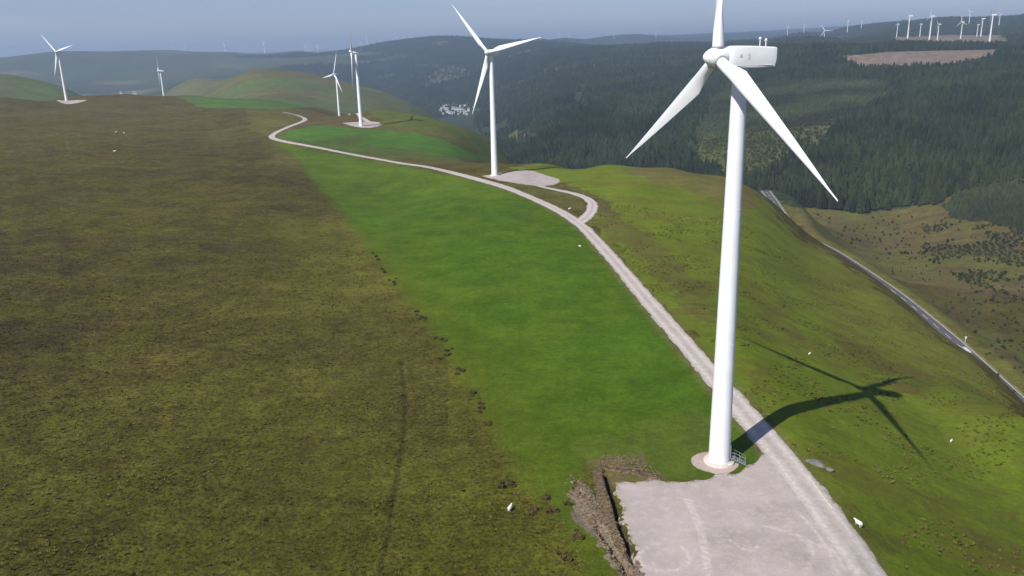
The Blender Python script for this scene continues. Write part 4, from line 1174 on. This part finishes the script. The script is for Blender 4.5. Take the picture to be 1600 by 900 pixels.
def bush_mesh(name, seed, mat, clumps=7, leaves=16, rad=1.0, hgt=1.0):
    """many small leaf faces spread through an uneven crown"""
    r = random.Random(seed); mb = MB()
    for c_ in range(clumps):
        a = r.uniform(0, 6.28); d = rad * 0.55 * math.sqrt(r.random()); cz = hgt * r.uniform(0.25, 0.8)
        cx, cy = d * math.cos(a), d * math.sin(a); rr = rad * r.uniform(0.32, 0.55)
        for l in range(leaves):
            v = Vector((r.gauss(0, 1), r.gauss(0, 1), r.gauss(0, 1))).normalized()
            p = Vector((cx, cy, cz)) + v * rr * r.uniform(0.65, 1.0)
            if p.z < 0.02: p.z = 0.02
            s = rad * r.uniform(0.16, 0.30)
            u = v.orthogonal().normalized(); w = v.cross(u); rot = r.uniform(0, 6.28)
            u2 = u * math.cos(rot) + w * math.sin(rot); w2 = w * math.cos(rot) - u * math.sin(rot)
            tilt = v * s * 0.5
            b = len(mb.v)
            mb.v += [tuple(p + u2 * s - tilt), tuple(p + w2 * s * 0.8), tuple(p - u2 * s - tilt), tuple(p - w2 * s * 0.8)]
            mb.f += [(b, b + 1, b + 2), (b, b + 2, b + 3)]
    return mb.mesh(name, mat)

def tuft_mesh(name, seed, mat, blades=13, rad=0.5, hgt=0.4):
    r = random.Random(seed); mb = MB()
    for k in range(blades):
        a = r.uniform(0, 6.28); d = rad * r.uniform(0.0, 0.55); w = rad * r.uniform(0.14, 0.26)
        bx, by = d * math.cos(a), d * math.sin(a); lean = rad * r.uniform(0.2, 0.7); h = hgt * r.uniform(0.5, 1.0)
        ca, sa = math.cos(a), math.sin(a); b = len(mb.v)
        mb.v += [(bx - sa * w, by + ca * w, -0.08), (bx + sa * w, by - ca * w, -0.08), (bx + ca * lean + sa * w * 0.6, by + sa * lean - ca * w * 0.6, h), (bx + ca * lean - sa * w * 0.6, by + sa * lean + ca * w * 0.6, h * 0.9)]
        mb.f += [(b, b + 1, b + 2, b + 3)]
    return mb.mesh(name, mat)

def scatter(name, mesh, xyz, scale, label, cat):
    """one mass of instances on points"""
    proto = bpy.data.objects.new(name + '_model', mesh)      # model only, not placed in the scene
    me = bpy.data.meshes.new(name)
    me.vertices.add(len(xyz)); me.vertices.foreach_set('co', np.asarray(xyz, np.float32).ravel())
    a = me.attributes.new('size', 'FLOAT_VECTOR', 'POINT'); a.data.foreach_set('vector', np.asarray(scale, np.float32).ravel())
    a = me.attributes.new('turn', 'FLOAT_VECTOR', 'POINT')
    tv = np.zeros((len(xyz), 3), np.float32); tv[:, 2] = rng.uniform(0, 6.28, len(xyz)); tv[:, 0] = rng.normal(0, 0.04, len(xyz)); a.data.foreach_set('vector', tv.ravel())
    o = link(name, me)
    ng = bpy.data.node_groups.new(name, 'GeometryNodeTree')
    ng.interface.new_socket('Geometry', in_out='INPUT', socket_type='NodeSocketGeometry')
    ng.interface.new_socket('Geometry', in_out='OUTPUT', socket_type='NodeSocketGeometry')
    gi = ng.nodes.new('NodeGroupInput'); go = ng.nodes.new('NodeGroupOutput')
    ip = ng.nodes.new('GeometryNodeInstanceOnPoints'); oi = ng.nodes.new('GeometryNodeObjectInfo')
    oi.inputs['Object'].default_value = proto; oi.inputs['As Instance'].default_value = True
    na = ng.nodes.new('GeometryNodeInputNamedAttribute'); na.data_type = 'FLOAT_VECTOR'; na.inputs['Name'].default_value = 'size'
    nb = ng.nodes.new('GeometryNodeInputNamedAttribute'); nb.data_type = 'FLOAT_VECTOR'; nb.inputs['Name'].default_value = 'turn'
    L = ng.links
    L.new(gi.outputs[0], ip.inputs['Points']); L.new(oi.outputs['Geometry'], ip.inputs['Instance'])
    L.new(na.outputs['Attribute'], ip.inputs['Scale']); L.new(nb.outputs['Attribute'], ip.inputs['Rotation'])
    L.new(ip.outputs['Instances'], go.inputs[0])
    md = o.modifiers.new('scatter', 'NODES'); md.node_group = ng
    tag(o, label, cat, kind='stuff')
    return o

def sector_points(d0, d1, a0, a1, spacing):
    """jittered grid over a ring sector (bearings in degrees)"""
    aa = np.radians([a0, a1]); x1 = d1 * max(abs(math.sin(aa[0])), abs(math.sin(aa[1])))
    xs = np.arange(d1 * min(math.sin(aa[0]), 0), d1 * max(math.sin(aa[1]), 0), spacing); ys = np.arange(d0 * math.cos(max(abs(aa[0]), abs(aa[1]))), d1, spacing)
    X, Y = np.meshgrid(xs, ys); X = X.ravel(); Y = Y.ravel()
    X = X + rng.uniform(-.42, .42, len(X)) * spacing; Y = Y + rng.uniform(-.42, .42, len(Y)) * spacing
    D = np.hypot(X, Y); A = np.degrees(np.arctan2(X, Y))
    m = (D > d0) & (D < d1) & (A > a0) & (A < a1)
    return X[m], Y[m]

def clear_mask(x, y, z, which=None):
    wx = x + 26 * fbm(x, y, 50.0, 3, 71); wy = y + 26 * fbm(x, y, 50.0, 3, 77)
    qx, qy = project(wx, wy, z); m = np.zeros(len(x), bool)
    for i, (poly, c_) in enumerate(CLEAR):
        if which is None or i in which: m |= inside(qx, qy, poly)
    return m

def ray_visible(x, y, z, n=60):
    ok = np.ones(len(x), bool)
    for t in np.linspace(0.08, 0.985, n):
        ok &= (CAM_H + (z - CAM_H) * t) > land_z(x * t, y * t) - 1.5
    return ok

sets = []
for d0, d1, sp in ((640, 1500, 5.6), (1500, 2500, 7.6), (2500, 4000, 11.0), (4000, 6400, 17.0)):
    x, y = sector_points(d0, d1, -19 if d0 > 2400 else -3.5, 37, sp)
    z = ground_z(x, y); px, py = project(x, y, z)
    _wf = 130 * fbm(x, y, 160.0, 4, 171); pxw, _q = project(x + _wf, y, z)
    m = (pxw + 620 * fbm(x, y, 900.0, 3, 201) * (np.hypot(x, y) > 2900) > np.where(np.hypot(x, y) > 2900, 520, 745)) & ~(clear_mask(x, y, z, (0, 1, 2, 3)) | (clear_mask(x, y, z, (4, 5, 6, 7, 8)) & (rng.random(len(x)) < 0.72)))
    D = np.hypot(x, y)
    m &= (D > np.interp(px, [300, 560, 700, 800, 1000, 1150, 1200, 1250], [3300, 2900, 2300, 1100, 850, 760, 780, 880]))
    m &= ~((D > 2300) & (fbm(x, y, 420, 4, 53) * 5 - 0.8 > 0.35))
    m &= ~((D < 1600) & (px < 860) & (py < 0))
    m &= ~(inside(px, py, VILLAGE) & (D > 1800) & (D < 4200) & (rng.random(len(x)) < 0.85))
    # rides and small gaps
    m &= np.abs(fbm(x, y, 300.0, 2, 99)) > 0.012
    m &= rng.random(len(x)) > 0.05
    x, y, z, D = x[m], y[m], z[m], D[m]
    s = (0.72 + 0.5 * (fbm(x, y, 140.0, 3, 12) + 0.5)) * rng.uniform(0.78, 1.2, len(x))
    wid = s * (sp / 5.6) ** 0.75
    sets.append(np.column_stack([x, y, z - 0.4, wid, wid, s, D]))
F = np.vstack(sets)
# the nearest 300 trees in view stand as single trees, the rest is the forest mass
fpx, fpy = project(F[:, 0], F[:, 1], F[:, 2] + 10)
inview = (fpx > 1150) & (fpx < 1610) & (F[:, 6] < 1300)
idx = np.nonzero(inview)[0]
vis = ray_visible(F[idx, 0], F[idx, 1], F[idx, 2] + 8)
idx = idx[vis]
idx = idx[np.argsort(F[idx, 6])][:300]
single = np.zeros(len(F), bool); single[idx] = True
CV = [conifer_parts(100 + k, H=13.5 + 1.2 * k, R=3.3 + 0.25 * k, layers=7) for k in range(4)]
TREE_LABEL = 'tall dark conifer at the lower edge of the forest above the valley clearing'
for i in idx:
    k = int(rng.integers(0, 4)); X = F[i]
    r = link('conifer_tree', None, loc=tuple(X[:3]), rot=(0, 0, float(rng.uniform(0, 6.28)))); r.scale = (float(X[3]), float(X[4]), float(X[5]))
    tag(r, TREE_LABEL, 'tree', 'conifers along the forest edge')
    link('trunk', CV[k][1], r); link('crown', CV[k][0], r)
Fm = F[~single]
pick = rng.integers(0, 4, len(Fm))
for k in range(4):
    mb, mt = CV[k][2], CV[k][3]
    q = Fm[pick == k]
    scatter('forest', CV[k][0], q[:, :3], q[:, 3:6], 'dense dark conifer forest covering the far valley side', 'forest')
print('forest', len(F))

# young trees and broadleaved scrub on the paler patches
x, y = sector_points(700, 2000, 5, 36, 6.5)
z = ground_z(x, y)
m = clear_mask(x, y, z, (1,)) & (rng.random(len(x)) < 0.9 - 0.5 * (fbm(x, y, 90, 3, 55) > 0.02))
D_ = np.hypot(x, y)
upper = D_ > 1330
BM = [bush_mesh('bush', 200 + k, 'broadleaf', 9, 14, 2.6, 4.2) for k in range(2)]
YC = conifer_parts(150, H=7.0, R=2.4, layers=6, n=8); YC[0].materials[0] = MAT['plantation']
for k in range(2):
    q = m & ((np.arange(len(x)) % 2) == k) & (~upper | (rng.random(len(x)) < 0.25))
    s = rng.uniform(0.6, 1.3, q.sum())
    scatter('scrub', BM[k], np.column_stack([x, y, z])[q], np.column_stack([s, s, s]), 'pale green broadleaved scrub on the open patch within the forest', 'scrub')
x2, y2 = sector_points(1200, 2000, 5, 36, 4.6); z2 = ground_z(x2, y2)
q = clear_mask(x2, y2, z2, (1,)) & (np.hypot(x2, y2) > 1300)
s = rng.uniform(0.6, 1.0, q.sum())
scatter('young_plantation', YC[0], np.column_stack([x2, y2, z2])[q], np.column_stack([s, s, s]), 'younger lighter green conifer block inside the dark forest', 'plantation')
# dense young conifers on the right of the clearing
x, y = sector_points(560, 1080, 20, 37, 3.6); z = ground_z(x, y); px, py = project(x + 20 * fbm(x, y, 30, 3, 81), y, z)
q = inside(px, py, [(1470,325),(1500,302),(1560,290),(1700,280),(1900,300),(1900,400),(1600,362),(1540,348),(1490,342)])
s = rng.uniform(0.55, 0.9, q.sum())
scatter('young_plantation', YC[0], np.column_stack([x, y, z])[q], np.column_stack([s, s, s]), 'thick young conifers below the tall forest edge beside the clearing', 'plantation')
# patchy scrub over the right of the clearing
x, y = sector_points(380, 900, 20, 37, 4.2); z = ground_z(x, y); px, py = project(x, y, z)
q = inside(px, py, [(1440,350),(1600,350),(1900,400),(1900,640),(1600,470),(1500,440),(1440,400)]) & (fbm(x, y, 26, 4, 83) + 0.10 * (px > 1520) > 0.03)
s = rng.uniform(0.3, 0.75, q.sum())
BD = bush_mesh('bush', 230, 'young_conifer', 8, 14, 2.3, 3.0)
scatter('scrub', BD, np.column_stack([x, y, z])[q], np.column_stack([s, s, s]), 'patchy dark green scrub over the rough ground of the clearing', 'scrub')

# single shrubs dotted over the clearing
SB = [bush_mesh('shrub', 240 + k, 'young_conifer', 8, 13, 1.7, 2.6) for k in range(3)]
cnt = 0; tries = 0
while cnt < 280 and tries < 6000:
    tries += 1
    px = random.uniform(1245, 1600); py = random.uniform(335, 600)
    lim = np.interp(px, [1240, 1300, 1400, 1500, 1600], [362, 378, 440, 520, 612])
    if py > lim - 8: continue
    dens = 0.6 + 2.2 * float(fbm(np.array([px * 1.0]), np.array([py * 1.6]), 60.0, 3, 4)[0])
    if random.random() > dens: continue
    p = cast(px, py); D = np.hypot(*p)
    if not 330 < D < 1000: continue
    s = random.uniform(0.4, 0.95) * (0.75 + 0.4 * (D > 700))
    o = link('shrub', SB[cnt % 3], loc=(p[0], p[1], gz(*p) - 0.1), rot=(0, 0, random.uniform(0, 6.28))); o.scale = (s, s, s * random.uniform(0.8, 1.2))
    tag(o, 'dark green shrub dotted over the rough clearing beyond the valley road', 'shrub', 'shrubs of the valley clearing')
    cnt += 1

# rush and bilberry clumps on the old field bank
HB = [bush_mesh('bush', 260 + k, 'rush' if k % 2 else 'heather_dark', 9, 15, 1.0, 0.75) for k in range(4)]
for (a, b, n, spx) in ((593,402,3,5),(604,424,2,4),(622,440,4,6),(655,490,7,9),(668,500,4,6),(690,535,3,5),(705,552,6,9),(722,580,3,6),(745,622,6,9),(755,638,4,6),(768,665,4,6),(800,757,5,9),(850,785,6,14),(868,800,6,12),(905,835,5,10),(890,870,6,14)):
    for k in range(n):
        p = cast(a - 5 + random.gauss(0, spx * 0.7), b + random.gauss(0, spx * 0.7), near=50.0)
        s = random.uniform(0.3, 0.75)
        o = link('heath_bush', HB[random.randrange(4)], loc=(p[0], p[1], gz(*p) - 0.06), rot=(0, 0, random.uniform(0, 6.28))); o.scale = (s * 1.3, s * 1.1, s)
        tag(o, 'low dark bush on the old bank between moor and pasture', 'bush', 'bushes along the old field bank')

# ------------------------------------------------------------------ ground cover close by
def cover(name, mats, d0, d1, a0, a1, sp, keep, smin, smax, label, hgt=0.4, rad=0.5):
    x, y = sector_points(d0, d1, a0, a1, sp)
    z = ground_z(x, y)
    tint, heath, streak = zone_colours(x, y, z)
    dt = np.minimum(poly_dist(x, y, main_track[::4]), poly_dist(x, y, spur_track[::4]))
    q = keep(x, y, heath, streak) & (dt > 2.7) & (np.hypot(x - T1[0], y - T1[1]) > 5.2)
    px, py = project(x, y, z)
    q &= ~inside(px, py, PADPX)
    pts = np.column_stack([x, y, z])[q]
    s = rng.uniform(smin, smax, len(pts)); k_ = rng.integers(0, len(mats), len(pts))
    for i, mt in enumerate(mats):
        w = k_ == i
        scatter(name, tuft_mesh(name, 300 + i, mt, 15, rad, hgt), pts[w], np.column_stack([s, s, s * rng.uniform(0.7, 1.2, len(s))])[w], label, 'ground cover')
PADPX = [(968,750),(1085,748),(1165,735),(1200,695),(1240,748),(1400,940),(1500,1100),(950,1100),(1000,925),(975,825),(955,775)]
cover('heather', ['heather_dark', 'grass_tuft', 'rush'], 70, 420, -38, 14, 0.95, lambda x, y, h, s: (h > 0.55) & (rng.random(len(x)) < np.clip(0.5 + 2.0 * fbm(x, y, 9, 4, 6), 0.05, 1) * (0.04 + 0.96 * sstep(380, 90, np.hypot(x, y)))), 0.35, 1.0, 'brown heather and wiry grass tussocks of the open moor', 0.2, 0.5)
cover('rushes', ['rush', 'grass_tuft', 'heather_dark'], 75, 330, -5, 38, 1.25, lambda x, y, h, s: (s > 0.3) & (fbm(x * 0.5 + y * 0.4, y * 1.1 - x * 0.8, 9, 4, 9) > 0.03) & (rng.random(len(x)) < 0.8), 0.35, 1.0, 'rough rushy streaks across the grass slope', 0.28, 0.5)

def surface_top(x, y):
    out = []; z0 = ground_z(np.asarray(x), np.asarray(y))
    tops = [o for o in SC.objects if o.name.startswith(('earth_bank', 'rubble_ridge'))]
    for a, b, z in zip(x, y, z0):
        for o in tops:
            ok, loc, _n2, _i = o.ray_cast((a, b, 30.0), (0, 0, -1))
            if ok: z = max(z, loc.z)
        out.append(z)
    return np.array(out)
bpy.context.view_layer.update()
_bz = surface_top(*DRY)
_k = rng.integers(0, 2, len(_bz)); _s = rng.uniform(0.25, 0.6, len(_bz))
for i in range(2):
    w = _k == i
    scatter('dead_bracken', tuft_mesh('dead_bracken', 340 + i, 'bracken', 14, 0.42, 0.3), np.column_stack([DRY[0], DRY[1], _bz])[w], np.column_stack([_s, _s, _s])[w], 'dry brown bracken and dead grass matted over the spoil', 'ground cover')

# ------------------------------------------------------------------ haze
mb = MB(); mb.box((0, 0, 60.0), (50000, 50000, 1000.0))
hm = bpy.data.materials.new('haze_air'); hm.use_nodes = True
for n in list(hm.node_tree.nodes): hm.node_tree.nodes.remove(n)
ho = hm.node_tree.nodes.new('ShaderNodeOutputMaterial'); hv = hm.node_tree.nodes.new('ShaderNodeVolumePrincipled')
hv.inputs['Color'].default_value = (0.49, 0.64, 0.87, 1); hv.inputs['Density'].default_value = 1.12e-4; hv.inputs['Anisotropy'].default_value = 0.15
hm.node_tree.links.new(hv.outputs['Volume'], ho.inputs['Volume'])
hz = link('haze', mesh_from('haze', mb.v, mb.f, hm)); tag(hz, 'thin blue haze filling the air over the hills', 'haze', kind='stuff')
# fit the box to the land: a metre below the lowest ground, just above the highest thing
co = np.empty(len(land.data.vertices) * 3, np.float32); land.data.vertices.foreach_get('co', co); zc = co[2::3]
zlo, zhi = float(zc.min()) - 1.0, max(float(zc.max()) + 20.0, 330.0)
hz.location.z = 0
for v in hz.data.vertices: v.co.z = zlo if v.co.z < 60 else zhi
print('land', zc.min(), zc.max())
